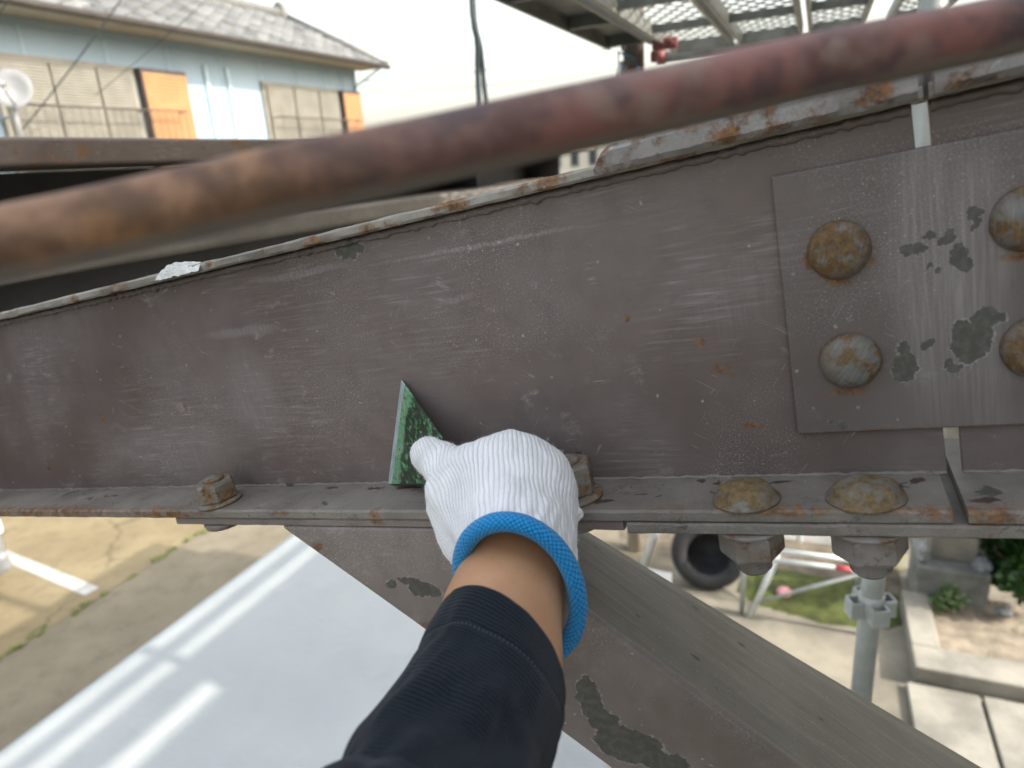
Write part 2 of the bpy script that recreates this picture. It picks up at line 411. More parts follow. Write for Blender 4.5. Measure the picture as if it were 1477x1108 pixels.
window(-12.6, [-11.9, -11.2], -10.5, -9.6)
# pantiles: rows up the slope, each tile its own piece
t = NT('silver_grey_tile'); v = t.obj
oi = t.n('ObjectInfo').outputs['Random']
c = t.mix(oi, (.10, .10, .095), (.21, .21, .20)); c = t.mix(t.step(t.noise(v, 9, 4), .45, .7, 0, .5), c, (.07, .068, .06))
M_tile = t.out(c, .38, 0, t.bump(t.noise(v, 30, 4), .15, .01), .6)
roof = boxo('roof', (-RUN+.0, 0, -15.8, RN, -.035, -.005), plain('roof_board', (.10, .09, .08), .8), house)
roof.location = (OVH, 0, ZE+.03); roof.rotation_euler = (0, TP, 0)
rb = boxo('roof_back', (0, RUN, -15.8, RN, -.035, -.005), M_tile, house); rb.location = (OVH-2*RUN*math.cos(TP), 0, ZE+.03); rb.rotation_euler = (0, -TP, 0)
TW, TL = .285, .235
tv = []; tf = []; KK = 7
for k in range(KK):
    u = k/(KK-1); hh = .028*math.cos(u*2*math.pi*.92+.3)+.012
    tv += [(.02, u*TW, hh-.030), (.02, u*TW, hh+.008), (-TL-.03, u*TW, hh-.012)]
for k in range(KK-1):
    a = 3*k; b = 3*k+3; tf += [(a, b, b+1, a+1), (a+1, b+1, b+2, a+2)]
tme = bpy.data.meshes.new('roof_tile'); tme.from_pydata(tv, [], tf); tme.update(); tme.materials.append(M_tile)
RM = Matrix.Translation(Vector((OVH, 0, ZE+.03))) @ Matrix.Rotation(TP, 4, 'Y')
HMW = Matrix.Translation(S(HE, HN, 0)) @ Matrix.Rotation(-AZ, 4, 'Z')
slots = []
for r in range(int(RUN/TL)+1):
    for cidx in range(int((15.8+RN)/TW)):
        x, y = -r*TL+.02, RN-(cidx+1)*TW
        p = HMW @ RM @ Vector((x, y, 0)); d = p-CAM; z = d.dot(Fw); px = W/2+FPX*d.dot(Rt)/z if z > .1 else -999; py = H/2-FPX*d.dot(Up)/z if z > .1 else -999
        if x < -RUN: continue
        slots.append((0 if (-20 < px < W and -20 < py < H) else 1, z, x, y))
slots.sort()
for k, (_, _, x, y) in enumerate(slots[:295]):
    o = bpy.data.objects.new('roof_tile', tme); COL.objects.link(o); o.parent = roof
    o.location = (x+rnd.gauss(0, .004), y+rnd.gauss(0, .003), rnd.gauss(0, .003)); o.rotation_euler = (0, rnd.gauss(0, .008), rnd.gauss(0, .006))
V = []; Fc = []
for _, _, x, y in slots[295:]:
    k = len(V); j = rnd.gauss(0, .004); V += [(a+x+j, b+y, c_+j) for a, b, c_ in tv]; Fc += [tuple(i+k for i in f) for f in tf]
o = mk('roof_tiles_rest', V, Fc, M_tile, roof); o['kind'] = 'stuff'
# ridge, verge and gutter
xr, zr = OVH-RUN*math.cos(TP), ZE+.03+RUN*math.sin(TP)
o = tube('ridge_cap', [(xr, -15.8, zr+.05), (xr, RN-.1, zr+.05)], .11, M_tile, house, 10)
bm = bmesh.new(); prism(bm, [(xr-.17, zr-.05), (xr+.17, zr-.05), (xr+.13, zr+.2), (xr, zr+.30), (xr-.13, zr+.2)], RN-.14, RN+.03, .02); mkb('ridge_end_tile', bm, M_tile, house)
o = tube('verge_tiles', [(OVH+.03, RN-.03, ZE+.06), (xr, RN-.03, zr+.04)], .075, M_tile, house, 8)
o = tube('gutter', [(OVH+.05, -15.8, ZE-.01), (OVH+.05, RN+.02, ZE-.01)], .05, plain('gutter_brown', (.035, .028, .023), .55, .2, 6), house, 10)
tube('rain_hopper', [(OVH+.05, RN-.25, ZE-.04), (.05, RN-.3, ZE-.32), (.05, -.15, ZE-.6), (.05, -.15, ZE-1.4)], .03, M_trimb, house, 8)

# ---------------------------------------------------------------- satellite dish on a mast in front of the house
M_white = plain('white_plastic', (.26, .268, .275), .4, .06, 10)
nz = on_e(18, 128, -8.2)
dish = sthing('satellite_dish', 'white satellite dish on a mast beside the left shutters', 'dish', -8.2, nz[0], nz[1])
prof = [(.001, .05), (.06, .045), (.12, .03), (.17, .008), (.20, -.012), (.205, -.016), (.20, -.02), (.12, .02), (.001, .04)]
d_ = lathe('reflector', prof, M_white, dish, 32)
dm = (CAM + Vector((-3.2, -1, 2.5)) - S(-8.2, nz[0], nz[1])).normalized()
q = Matrix.Rotation(AZ, 4, 'Z').to_3x3() @ dm; d_.rotation_euler = (-q).to_track_quat('Z', 'Y').to_euler()
tubes('feed_arm', [([q*.02+Vector((0, 0, -.18)), q*.20+Vector((0, 0, -.10)), q*.26+Vector((0, 0, -.02))], .012)], M_white, dish)
tube('receiver', [q*.22+Vector((0, 0, -.02)), q*.32+Vector((0, 0, -.015))], .03, M_white, dish)
tubes('mast', [([(-.06, .0, 0), (-.06, .0, -.6)], .022), ([(-.06, 0, -.28), (-.43, 0, -.28)], .018), ([(-.06, 0, -.5), (-.43, 0, -.5)], .018)], M_white, dish)

# ---------------------------------------------------------------- far things beyond the steelwork
hp = []; hb = []
for i in range(60):
    a = math.radians(-60+i*2.4); r = 700; hgt = 26+16*mnoise.noise(Vector((i*.19, 3, 0)))+6*mnoise.noise(Vector((i*.7, 9, 0)))
    hp.append((r*math.sin(a), r*math.cos(a), max(6, hgt))); hb.append((r*math.sin(a), r*math.cos(a), -1))
ht = [(x*1.3, y*1.3, z*1.35) for x, y, z in hp]; nH = 60
hills = mk('hills', hb+hp+ht, [(i, i+1, nH+i+1, nH+i) for i in range(nH-1)]+[(nH+i, nH+i+1, 2*nH+i+1, 2*nH+i) for i in range(nH-1)], plain('hill_green', (.17, .21, .17), .9, .2, .02)); hills['kind'] = 'structure'
M_pink = plain('pink_wall', (.55, .36, .33), .8, .1, .5); M_yell = plain('yellow_awning', (.62, .42, .12), .7, .1, 1); M_cream = plain('cream_wall', (.58, .55, .48), .8, .1, .5)
M_glass = plain('dark_glass', (.04, .05, .06), .1, .2, 1)
def lowb(name, label, cat, px0, px1, ptop, dist, m, roofm):
    P0, P1 = at(px0, ptop, dist), at(px1, ptop, dist); e0, e1 = P0.dot(E2), P1.dot(E2); n0 = (P0.dot(N1)+P1.dot(N1))/2
    h = (P0.z+P1.z)/2
    b = sthing(name, label, cat, e0, n0, 0); wd = e1-e0
    boxo('wall', (0, wd, 0, 5, 0, h-.3), m, b); boxo('roof', (-.3, wd+.3, -.3, 5.3, h-.3, h), roofm, b)
    for k in range(4):
        x = wd*(k+.3)/4; wi = boxo('window', (x, x+wd*.12, -.06, .01, h-1.6, h-.7), M_white, b); boxo('pane', (x+.06, x+wd*.12-.06, -.075, -.062, h-1.54, h-.76), M_glass, wi)
lowb('low_building', 'distant cream building seen below the rusty rail', 'building', 780, 900, 190, 34, M_cream, M_soffit)
lowb('shop_building', 'distant pink building seen between rusty rail and beam', 'building', 985, 1075, 160, 30, M_pink, M_pink)
lowb('awning_building', 'distant building with a yellow roof edge beyond the beam', 'building', 915, 990, 176, 27, M_cream, M_yell)

# ================================================================== STEELWORK
# spots copied from the real surface: chips, rust and rubbed bands, all in the beam's metres
web_chips = [P3(505, 360, 24, 12, 0, .50), P3(838, 656, 8, 4, 0, .47)]
web_rust = [P3(1043, 535, 18, 14, 0, .44), P3(150, 604, 6, 9, 0, .63), P3(70, 676, 6, 6, 0, .66), P3(1010, 492, 10, 8, 0, .44), P3(1085, 612, 22, 6, 0, .43), P3(905, 460, 6, 6, 0, .45), P3(268, 586, 5, 8, 0, .58)]
web_scr = [P3(365, 575, 60, 90, 0, .56)+(.22,), P3(250, 650, 180, 50, 0, .58)+(.20,), P3(1060, 420, 90, 90, 0, .43)+(.10,), P3(690, 354, 200, 4, 0, .48)+(.45,), P3(350, 478, 90, 9, 0, .56)+(.35,), P3(655, 432, 40, 6, 0, .48)+(.4,), P3(430, 395, 120, 7, 0, .52)+(.28,)]
M_web = paint('web_paint', (.116, .088, .080), (.148, .120, .114), speck=.95, streak=.5, chips=web_chips, rust=web_rust, scrape=web_scr)
pl_chips = [P3(x, y, a, b, -.006, .40) for x, y, a, b in ((1318, 362, 13, 10), (1340, 340, 8, 6), (1366, 344, 11, 10), (1388, 372, 13, 19), (1409, 312, 8, 13), (1341, 388, 5, 4), (1404, 486, 24, 22), (1425, 462, 16, 14), (1398, 508, 18, 16), (1305, 528, 17, 22), (1303, 500, 7, 10), (1340, 495, 8, 7), (1374, 530, 10, 6), (1213, 616, 12, 5), (1356, 394, 4, 4))]
pl_scr = [P3(1345, 380, 60, 260, -.006, .40)+(.42,), P3(1420, 420, 40, 260, -.006, .40)+(.36,)]
pl_rust = [P3(1263, 377, 6, 7, -.006, .4), P3(1205, 405, 30, 8, -.006, .4), P3(1222, 567, 32, 9, -.006, .4), P3(1170, 375, 8, 20, -.006, .4), P3(1475, 365, 30, 9, -.006, .4), P3(1290, 620, 60, 3, -.006, .4), P3(1400, 616, 40, 3, -.006, .4)]
M_plate = paint('splice_plate_paint', (.112, .091, .085), (.145, .123, .119), speck=.75, streak=.25, chips=pl_chips, rust=pl_rust, scrape=pl_scr, light=(.38, .365, .365))
fl_st = []
for px, py, rx, ry in ((478, 704, 20, 4), (545, 703, 26, 4), (590, 703, 30, 5), (867, 722, 26, 6), (1009, 694, 9, 4), (1035, 696, 7, 5), (1124, 695, 24, 3), (1300, 702, 12, 4), (1320, 694, 8, 5), (160, 716, 30, 3), (420, 700, 14, 3), (1420, 722, 22, 4), (950, 715, 5, 4), (925, 712, 14, 2)):
    x, y = blz(px, py); fl_st.append((x, y, 0, rx*.40/FPX, ry*1.5*.40/FPX, .02))
fl_ru = []
for px, py, rx, ry in ((60, 738, 300, 16), (230, 742, 150, 12), (950, 734, 40, 7), (1120, 738, 90, 6), (1330, 738, 60, 6), (1410, 745, 60, 14), (540, 742, 12, 10), (405, 742, 20, 6)):
    x, z = bl(px, py, -.047); fl_ru.append((x, -.047, z, rx*.48/FPX, .012, ry*.48/FPX))
M_flange = paint('flange_paint', (.135, .116, .098), (.182, .160, .138), speck=.6, streak=.35, stains=fl_st, rust=fl_ru, light=(.36, .345, .32), rough=.6, chipfac=.12, dust=.2, cracks=.8)
M_topfl = paint('top_flange_paint', (.15, .132, .112), (.25, .23, .20), speck=.5, streak=.3, rustfac=.68, rscale=34, light=(.55, .53, .50), rough=.7, bump=.7, dust=.4)
M_cover = paint('cover_plate_paint', (.16, .15, .14), (.25, .235, .23), speck=.6, streak=.3, rustfac=.72, rscale=48, light=(.5, .49, .5), rough=.7, bump=.8, dust=.2)
M_brace = paint('brace_paint', (.150, .122, .108), (.195, .165, .150), speck=.9, streak=.25, streakdir='none', rust=[P3(545, 752, 14, 14, -.047, .5), P3(460, 790, 20, 12, -.047, .5), P3(640, 905, 60, 10, -.047, .45)],
    chips=[P3(565, 842, 10, 10, -.047, .47), P3(612, 850, 30, 14, -.047, .47), P3(590, 838, 20, 6, -.047, .47), P3(850, 1010, 22, 45, -.047, .42), P3(905, 1075, 60, 35, -.047, .42), P3(960, 1100, 40, 20, -.047, .42), P3(870, 1040, 26, 26, -.047, .42)], light=(.40, .36, .36))
t = NT('brace_top_paint'); v = t.obj
rv = t.map(v, (1, 1, 1), (0, 0, 0), (0, math.radians(-40), 0))
st = t.noise(t.map(rv, (14, 260, 14)), 1.0, 4, .6); bgn = t.noise(v, 9, 4)
c = t.mix(t.step(bgn, .35, .65), (.160, .143, .112), (.21, .19, .155)); c = t.mix(t.step(st, .5, .8, 0, .5), c, (.28, .255, .21)); c = t.mix(t.step(st, .48, .25, 0, .45), c, (.11, .10, .085))
blp = t.step(t.vor(t.warp(t.map(rv, (1, 2.2, 1)), 60, .01), 42), .12, .2, 1, 0); blp = t.math('MULTIPLY', blp, t.step(t.noise(v, 21, 2), .5, .6))
c = t.mix(t.math('MULTIPLY', blp, .85), c, (.085, .07, .055)); c = t.mix(t.math('MULTIPLY', t.step(t.vor(v, 210), .1, .16, 1, 0), .35), c, (.36, .34, .31))
M_bracetop = t.out(c, .5, 0, t.bump(t.math('ADD', st, t.math('MULTIPLY', blp, 1.2)), .35, .0012), .45)

def rusty(name, grey=(.150, .150, .142), amt=.56, scale=75, ochre=(.20, .115, .045), st_amt=.16):
    t = NT(name); v = t.obj; oi = t.n('ObjectInfo').outputs['Random']
    sh = t.n('CombineXYZ'); t.put(sh.inputs[0], t.math('MULTIPLY', oi, 9.0)); t.put(sh.inputs[1], t.math('MULTIPLY', oi, 5.0)); v2 = t.vmath('ADD', v, sh.outputs[0])
    a = t.noise(v2, scale, 6, .7); b = t.noise(v2, 260, 5, .7)
    sc2 = t.noise(t.map(v2, (900, 200, 60)), 1.0, 3, .6)
    c = t.mix(t.step(sc2, .4, .7), tuple(x*(1-st_amt) for x in grey), tuple(x*(1+1.3*st_amt) for x in grey)); c = t.mix(t.step(t.noise(v2, 38, 4, .6), .42, .62, 0, .7), c, (.15, .115, .085))
    rc = t.ramp(b, [(.3, (.07, .035, .018)), (.48, tuple(x*.62 for x in ochre)), (.7, ochre)])
    f = t.step(a, .62-amt*.35, .74-amt*.3)
    c = t.mix(t.math('MULTIPLY', f, t.step(sc2, .72, .45, .75, 1)), c, rc)
    return t.out(c, t.math('ADD', .5, t.math('MULTIPLY', f, .3)), 0, t.bump(t.math('ADD', t.math('MULTIPLY', a, .5), t.math('MULTIPLY', t.math('MULTIPLY', b, f), .8)), .4, .0010), .5)
M_bolt = rusty('bolt_head_paint'); M_boltfl = rusty('flange_bolt_paint', (.165, .155, .135), .66, 60, (.22, .145, .06), .05)
M_nut = rusty('nut_paint', (.22, .205, .19), .30, 80, (.20, .10, .06), .04); M_hex = rusty('hex_bolt_paint', (.20, .19, .165), .5, 90, (.26, .15, .065), .04)

# ---- main beam
beam = thing('steel_beam', 'inclined mauve grey painted H beam held against the scraper', 'steel beam', mat=BM)
beam2 = thing('steel_beam', 'short grey H beam length right of the splice gap', 'steel beam', mat=BM)
xg0t, zg0t = bl(1313, 135); xg0b, _ = bl(1367, 690); xg1t, _ = bl(1338, 130); xg1b, _ = bl(1390, 690)
XL, XR = -.42, 1.45
def ztop(x): 
    (xa, za), (xb, zb) = bl(0, 462, -.012), bl(1310, 150, -.012); return za+(zb-za)*(x-xa)/(xb-xa)
def plate_grid(name, poly_x, zlo, zhi, y0, y1, m, parent, wav=.0006):
    """a plate with slightly uneven face: grid in x, flat slab"""
    bm = bmesh.new(); prism(bm, [(poly_x[0], zlo(poly_x[0])), (poly_x[1], zlo(poly_x[1])), (poly_x[1], zhi(poly_x[1])), (poly_x[0], zhi(poly_x[0]))], y0, y1, .0004)
    return mkb(name, bm, m, parent)
bm = bmesh.new(); prism(bm, [(XL, -.001), (xg0b, -.001), (xg0t, ztop(xg0t)+.002), (XL, ztop(XL)+.002)], 0, .0055, .0004); mkb('web', bm, M_web, beam)
bm = bmesh.new(); prism(bm, [(xg1b, -.001), (XR, -.001), (XR, ztop(XR)+.002), (xg1t, ztop(xg1t)+.002)], 0, .0055, .0004); mkb('web', bm, M_web, beam2)
FT = .0078
def slab(name, x0, x1, y0, y1, z0f, th, m, parent, bev=.0012, jit=0.0, seed=1, nx=90, endround=0.0):
    """long flange plate with uneven, hand painted edges; z0f(x) is its underside"""
    r = random.Random(seed); prof = [(0, .12), (0, .88), (.06, 1), (.94, 1), (1, .88), (1, .12), (.94, 0), (.06, 0)]
    vs = []; fs = []; K = len(prof); prof2 = []
    wy = y1-y0
    pts = [(y0, bev), (y0, th-bev), (y0+bev, th), (y1-bev, th), (y1, th-bev), (y1, bev), (y1-bev, 0), (y0+bev, 0)]
    for i in range(nx+1):
        x = x0+(x1-x0)*i/nx; sh = 1.0
        if endround and x-x0 < endround: sh = math.sqrt(max(.02, 1-((endround-(x-x0))/endround)**2))
        for k, (y, z) in enumerate(pts):
            jn = mnoise.noise(Vector((x*60, k*1.7+seed, 0)))*jit+mnoise.noise(Vector((x*240, k*3.1+seed, 4)))*jit*.5
            top = k in (1, 2, 3, 4); zz = z*(sh if top else 1)
            vs.append((x, y+(jn if k in (0, 1, 7) else 0), z0f(x)+zz+(jn*.7 if k in (1, 2, 0, 7) else 0)))
    for i in range(nx):
        for k in range(8): a = i*8+k; b = i*8+(k+1) % 8; fs.append((a, b, b+8, a+8))
    fs.append(tuple(range(8))); fs.append(tuple(nx*8+k for k in range(8))[::-1])
    o = mk(name, vs, fs, m, parent, False); bmq = bmesh.new(); bmq.from_mesh(o.data); bmesh.ops.recalc_face_normals(bmq, faces=bmq.faces); bmq.to_mesh(o.data); bmq.free()
    o.data.polygons.foreach_set('use_smooth', [True]*len(o.data.polygons)); o.data.set_sharp_from_angle(angle=math.radians(35)); return o
Z0 = lambda x: 0.0
xfg0, _ = bl(1374, 740, -.047); xfg1, _ = bl(1397, 742, -.047)
slab('bottom_flange', XL, xfg0, -.047, .052, lambda x: -FT, FT, M_flange, beam, .0014, .0004, 3, 160)
slab('bottom_flange', xfg1, XR, -.047, .052, lambda x: -FT, FT, M_flange, beam2, .0014, .0004, 5, 60)
TY = -.012
slab('top_flange', XL, xg0t+.004, TY, .052, ztop, .007, M_topfl, beam, .0016, .0009, 8, 220)
slab('top_flange', xg1t-.001, XR, TY, .052, ztop, .0075, M_topfl, beam2, .0016, .0008, 11, 80)
xc0, _ = bl(858, 235, TY); xc1 = xg0t+.012
slab('cover_plate', xc0, xg0t+.0015, TY-.006, .052, lambda x: ztop(x)+.0015, .0150, M_cover, beam, .0032, .0014, 14, 150, endround=.014)
slab('cover_plate', xg1t+.001, XR-.3, TY-.006, .052, lambda x: ztop(x)+.0015, .0135, M_cover, beam2, .0032, .0014, 17, 60)
# weld bead under the top flange and along the bottom
def bead(name, x0, x1, y, zf, r, m, parent, seed):
    pts = []; rr = []; n_ = int((x1-x0)/.0022)
    for i in range(n_+1):
        x = x0+(x1-x0)*i/n_; pts.append((x, y+mnoise.noise(Vector((x*90, seed, 0)))*.0008, zf(x)+mnoise.noise(Vector((x*130, seed, 5)))*.0009)); rr.append(r*(1+.14*math.sin(i*math.pi*.5+seed)+.55*mnoise.noise(Vector((x*210, seed, 2)))+.5*mnoise.noise(Vector((x*60, seed, 6)))))
    return tube(name, pts, rr, m, parent, 8)
bead('weld_bead', XL, xg0t, -.0006, lambda x: ztop(x)-.0028, .0026, M_web, beam, 1)
bead('weld_bead', xg1t, XR, -.0006, lambda x: ztop(x)-.0028, .0026, M_web, beam2, 2)
bead('weld_bead', XL, xg0b, -.0002, lambda x: .0003, .0013, M_flange, beam, 3)
bead('weld_bead', xg1b, XR, -.0002, lambda x: .0003, .0013, M_flange, beam2, 4)
# white filler lump on the top flange
lx, lz = bl(248, 392, TY-.002); V = []; Fc = []
M_fill = plain('white_filler', (.78, .78, .76), .8, .1, 80, bump=.8, bs=240)
ns, nr = 26, 10
for i in range(ns+1):
    u = i/ns; x = lx-.020+.050*u; hgt = 0.0068*min(1, u*3.2)**.7 if u < .62 else .0068*max(.22, 1-((u-.62)/.10))
    hgt *= 1+.25*mnoise.noise(Vector((x*170, 1, 0)))
    for k in range(nr+1):
        w_ = k/nr; y = TY-.0036+.030*w_; prof_ = math.sin(math.pi*min(1, max(.0, w_*.5+.5)))**.4 if w_ > .1 else (.35 if k == 0 else 1)
        V.append((x, y+mnoise.noise(Vector((x*140, w_*4, 3)))*.0014, ztop(x)+.0015+(hgt+.003)*prof_*(1 if k else .0)+mnoise.noise(Vector((x*200, w_*8, 7)))*.0012))
for i in range(ns):
    for k in range(nr): a = i*(nr+1)+k; Fc.append((a, a+nr+1, a+nr+2, a+1))
o = mk('filler_lump', V, Fc, M_fill, beam, True); o['label'] = 'chalky white filler lump on the top flange edge'
# splice plates (front and back of the web, under the flange)
p0 = bl(1112, 255, -.0045); p1 = bl(1150, 627, -.0045); pxr = p0[0]+.30
zt_, zb_ = p0[1], p1[1]; xpl = (p0[0]+p1[0])/2
sp = None
bm = bmesh.new(); box(bm, xpl, pxr, -.0045, -.0002, zb_, zt_, .0011, 3); sp = mkb('splice_plate', bm, M_plate, beam)
bm = bmesh.new(); box(bm, xpl, pxr, .0058, .012, zb_, zt_, .0007, 2); mkb('splice_plate', bm, M_plate, beam)
xs0, _ = bl(905, 752, -.045)
lp = slab('lower_splice_plate', xs0, pxr+.05, -.0475, .052, lambda x: -FT-.0075, .0073, M_flange, beam, .0012, .0005, 21, 60)
# domed bolts through the web plate
BR = .0158
dome = [(BR, 0), (BR*1.0, .0016), (BR*.97, .0032), (BR*.90, .0052), (BR*.78, .0070), (BR*.6, .0084), (BR*.35, .0093), (.0005, .0096)]
cols = []
for (px, py) in ((1210, 361), (1226, 522), (1484, 316), (1497, 503)):
    x, z = bl(px, py, -.0075); cols.append((x, z))
for dx in (.088,):
    for (x, z) in cols[2:]: cols.append((x+dx, z+.001))
bz = None
for x, z in cols:
    o = lathe('bolt_head', dome, M_bolt, sp, 40, 'y')
    for v_ in o.data.vertices:
        k = 1+.035*mnoise.noise(Vector((v_.co.x*130+x*90, v_.co.z*130, z*50))); v_.co.x *= k; v_.co.z *= k; v_.co.y *= 1+.10*mnoise.noise(Vector((v_.co.x*160, v_.co.z*160+x*70, 3)))
    o.location = (x, -.0044, z); o.rotation_euler = (0, rnd.uniform(0, .6), 0)
    o.data.materials.clear(); o.data.materials.append(M_bolt)
# ---- flange bolts: domed head above, nut and thread below
def hexprism(bm, r, z0, z1, cham=.0012, rot=0.0, cx=0, cy=0):
    rings = []
    for z, k in ((z0, r*.93), (z0+cham, r), (z1-cham, r), (z1, r*.93)):
        rings.append([bm.verts.new((cx+k*math.cos(rot+i*math.pi/3), cy+k*math.sin(rot+i*math.pi/3), z)) for i in range(6)])
    bm.faces.new(rings[0][::-1]); bm.faces.new(rings[-1])
    for a, b in zip(rings[:-1], rings[1:]):
        for i in range(6): bm.faces.new((a[i], a[(i+1) % 6], b[(i+1) % 6], b[i]))
for px, py, rr, nr_ in ((1075, 711, .0168, .0185), (1248, 708, .0178, .0195)):
    x, y = blz(px, py, .004)
    fb = thing('flange_bolt', '', 'bolt'); 
    bpy.data.objects.remove(fb)
    hd = lathe('flange_bolt', [(rr*1.14, 0), (rr*1.13, .0012), (rr*1.02, .0022), (rr*.98, .0042), (rr*.86, .0072), (rr*.66, .0092), (rr*.4, .0102), (.0005, .0104)], M_boltfl, beam, 36)
    hd.location = (x, y, .0002)
    for v_ in hd.data.vertices:
        k = 1+.05*mnoise.noise(Vector((v_.co.x*110+x*90, v_.co.y*110, 2))); v_.co.x *= k; v_.co.y *= k; v_.co.z *= 1+.16*mnoise.noise(Vector((v_.co.x*150, v_.co.y*150+x*70, 3)))
    bm = bmesh.new(); hexprism(bm, nr_, -.0185-.016, -.0185, .002, rnd.uniform(.1, .5)); nt = mkb('nut', bm, M_nut, hd)
    lathe('washer', [(nr_*1.0, -.0183), (nr_*1.04, -.0178), (nr_*1.04, -.0162), (nr_*1.0, -.0158)], M_nut, hd, 28)
    th = [(nr_*.55, -.0345)]
    for i in range(6): th += [(nr_*.57, -.0345-.0018*i), (nr_*.50, -.0354-.0018*i)]
    th += [(nr_*.44, -.0462), (.0005, -.0464)]
    lathe('thread_end', th, M_nut, hd, 20)
# ---- hex bolts left
for px, py, r_, hh, rot, ww in ((318, 724, .0165, .017, .30, False), (826, 716, .0168, .0215, .75, True)):
    x, y = blz(px, py, 0)
    bm = bmesh.new(); hexprism(bm, r_, .003, .003+hh, .0022, rot); hx = mkb('hex_bolt', bm, M_hex, beam); hx.location = (x, y, 0)
    hx['label'] = 'rust edged hexagon bolt left of the scraper' if not ww else 'ochre hexagon bolt half hidden behind the glove'
    lathe('washer', [(.0005, .0004), (.0205 if ww else .018, .0004), (.0205 if ww else .018, .0018), (.017, .0032), (.0005, .0034)], M_hex, hx, 28)
    lathe('thread_end', [(.0085, .003+hh-.001), (.0085, .003+hh+.0022), (.0075, .003+hh+.003), (.0005, .003+hh+.0032)], M_hex, hx, 20)
    lathe('bolt_head', [(.0005, -.0215), (.010, -.0213), (.0165, -.0195), (.018, -.0155), (.0005, -.0154)], M_nut, hx, 24)
# ---- brace below with its cap plate
xb0, _ = bl(255, 752, -.045); xb1, _ = bl(905, 757, -.045)
brace = thing('brace', 'mauve brown diagonal brace running down right under the beam', 'steel brace', mat=BM)
slab('cap_plate', xb0, xb1-.0025, -.0455, .05, lambda x: -FT-.0065, .006, M_brace, brace, .001, .0005, 31, 60)
lowp = [(.368, -.0145), (.473, -.094), (.607, -.201), (1.35, -.795)]; bend = [(.530, -.0145), (.607, -.072), (.724, -.171), (1.45, -.785)]
TH = .0075
bm = bmesh.new(); prism(bm, lowp+bend[::-1], -.047, -.047+TH, .0022, 3); o = mkb('front_plate', bm, M_brace, brace); 
o.data.polygons.foreach_set('use_smooth', [True]*len(o.data.polygons)); o.data.set_sharp_from_angle(angle=math.radians(50))
far = [(.530, .028, -.0145), (.592, .034, -.059), (.706, .054, -.156), (.848, .080, -.275), (1.45, .10, -.785)]
# top plate: from just under the bend back to the far edge, a few mm lower than the front plate's rim
vs = []; fs = []
def lerp_line(pts, x):
    for a, b in zip(pts[:-1], pts[1:]):
        if x <= b[0]: u = (x-a[0])/(b[0]-a[0]); return [a[i]+(b[i]-a[i])*u for i in range(len(a))]
    return list(pts[-1])
NBX = 60; NBY = 10
for i in range(NBX+1):
    x = .530+(1.45-.530)*i/NBX; zb__ = lerp_line(bend, x)[1]; f_ = lerp_line(far, x)
    for k in range(NBY+1):
        u = k/NBY; y = -.047+TH*.8+(f_[1]+.047-TH*.8)*u
        dip = -.0052*math.exp(-((u-.10)/.10)**2)
        vs.append((x, y, zb__+(f_[2]-zb__)*u-.0012+dip))
nv = len(vs)
for i in range(NBX+1):
    for k in range(NBY+1): q = vs[i*(NBY+1)+k]; vs.append((q[0], q[1], q[2]-.007))
for i in range(NBX):
    for k in range(NBY):
        a = i*(NBY+1)+k; fs.append((a, a+NBY+1, a+NBY+2, a+1)); fs.append((nv+a, nv+a+1, nv+a+NBY+2, nv+a+NBY+1))
    a = i*(NBY+1)+NBY; fs.append((a, a+NBY+1, nv+a+NBY+1, nv+a))
mk('top_plate', vs, fs, M_bracetop, brace, True)

# ---- rear girder, square to the main beam
RE = -1.197
t_ = on_e(0, 197, RE); zt1 = t_[1]; n0_ = t_[0]
rear = sthing('edge_girder', 'rust marked level girder behind the beam at left', 'girder', RE, 0, 0)
M_rtop = paint('girder_rail_paint', (.085, .062, .05), (.13, .10, .085), speck=.5, streak=.5, rustfac=.55, rscale=13, light=(.36, .34, .31), rough=.55, chipfac=.1)
M_rlow = paint('girder_flange_paint', (.16, .137, .113), (.21, .185, .155), speck=.5, streak=.5, rustfac=.35, rscale=9, light=(.42, .39, .35), rough=.6)
M_dark = plain('shade_black_panel', (.028, .028, .032), .6, .3, 8)  # near-black colour stands in for the deep shade inside the girder
bm = bmesh.new(); box(bm, -.25, 0, -2.5, 4.1, zt1-.046, zt1, .006, 3); mkb('top_rail', bm, M_rtop, rear)
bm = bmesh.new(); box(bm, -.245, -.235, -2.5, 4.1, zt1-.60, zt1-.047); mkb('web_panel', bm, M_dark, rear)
bm = bmesh.new(); box(bm, -.2345, 0, -2.5, 4.1, 3.170, 3.222, .012, 3); mkb('lower_flange', bm, M_rlow, rear)
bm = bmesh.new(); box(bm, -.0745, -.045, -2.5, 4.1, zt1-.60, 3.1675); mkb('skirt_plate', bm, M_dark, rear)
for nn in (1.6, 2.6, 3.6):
    bm = bmesh.new(); box(bm, -.2345, -.05, nn, nn+.009, 3.2225, zt1-.0465); mkb('stiffener', bm, M_dark, rear)

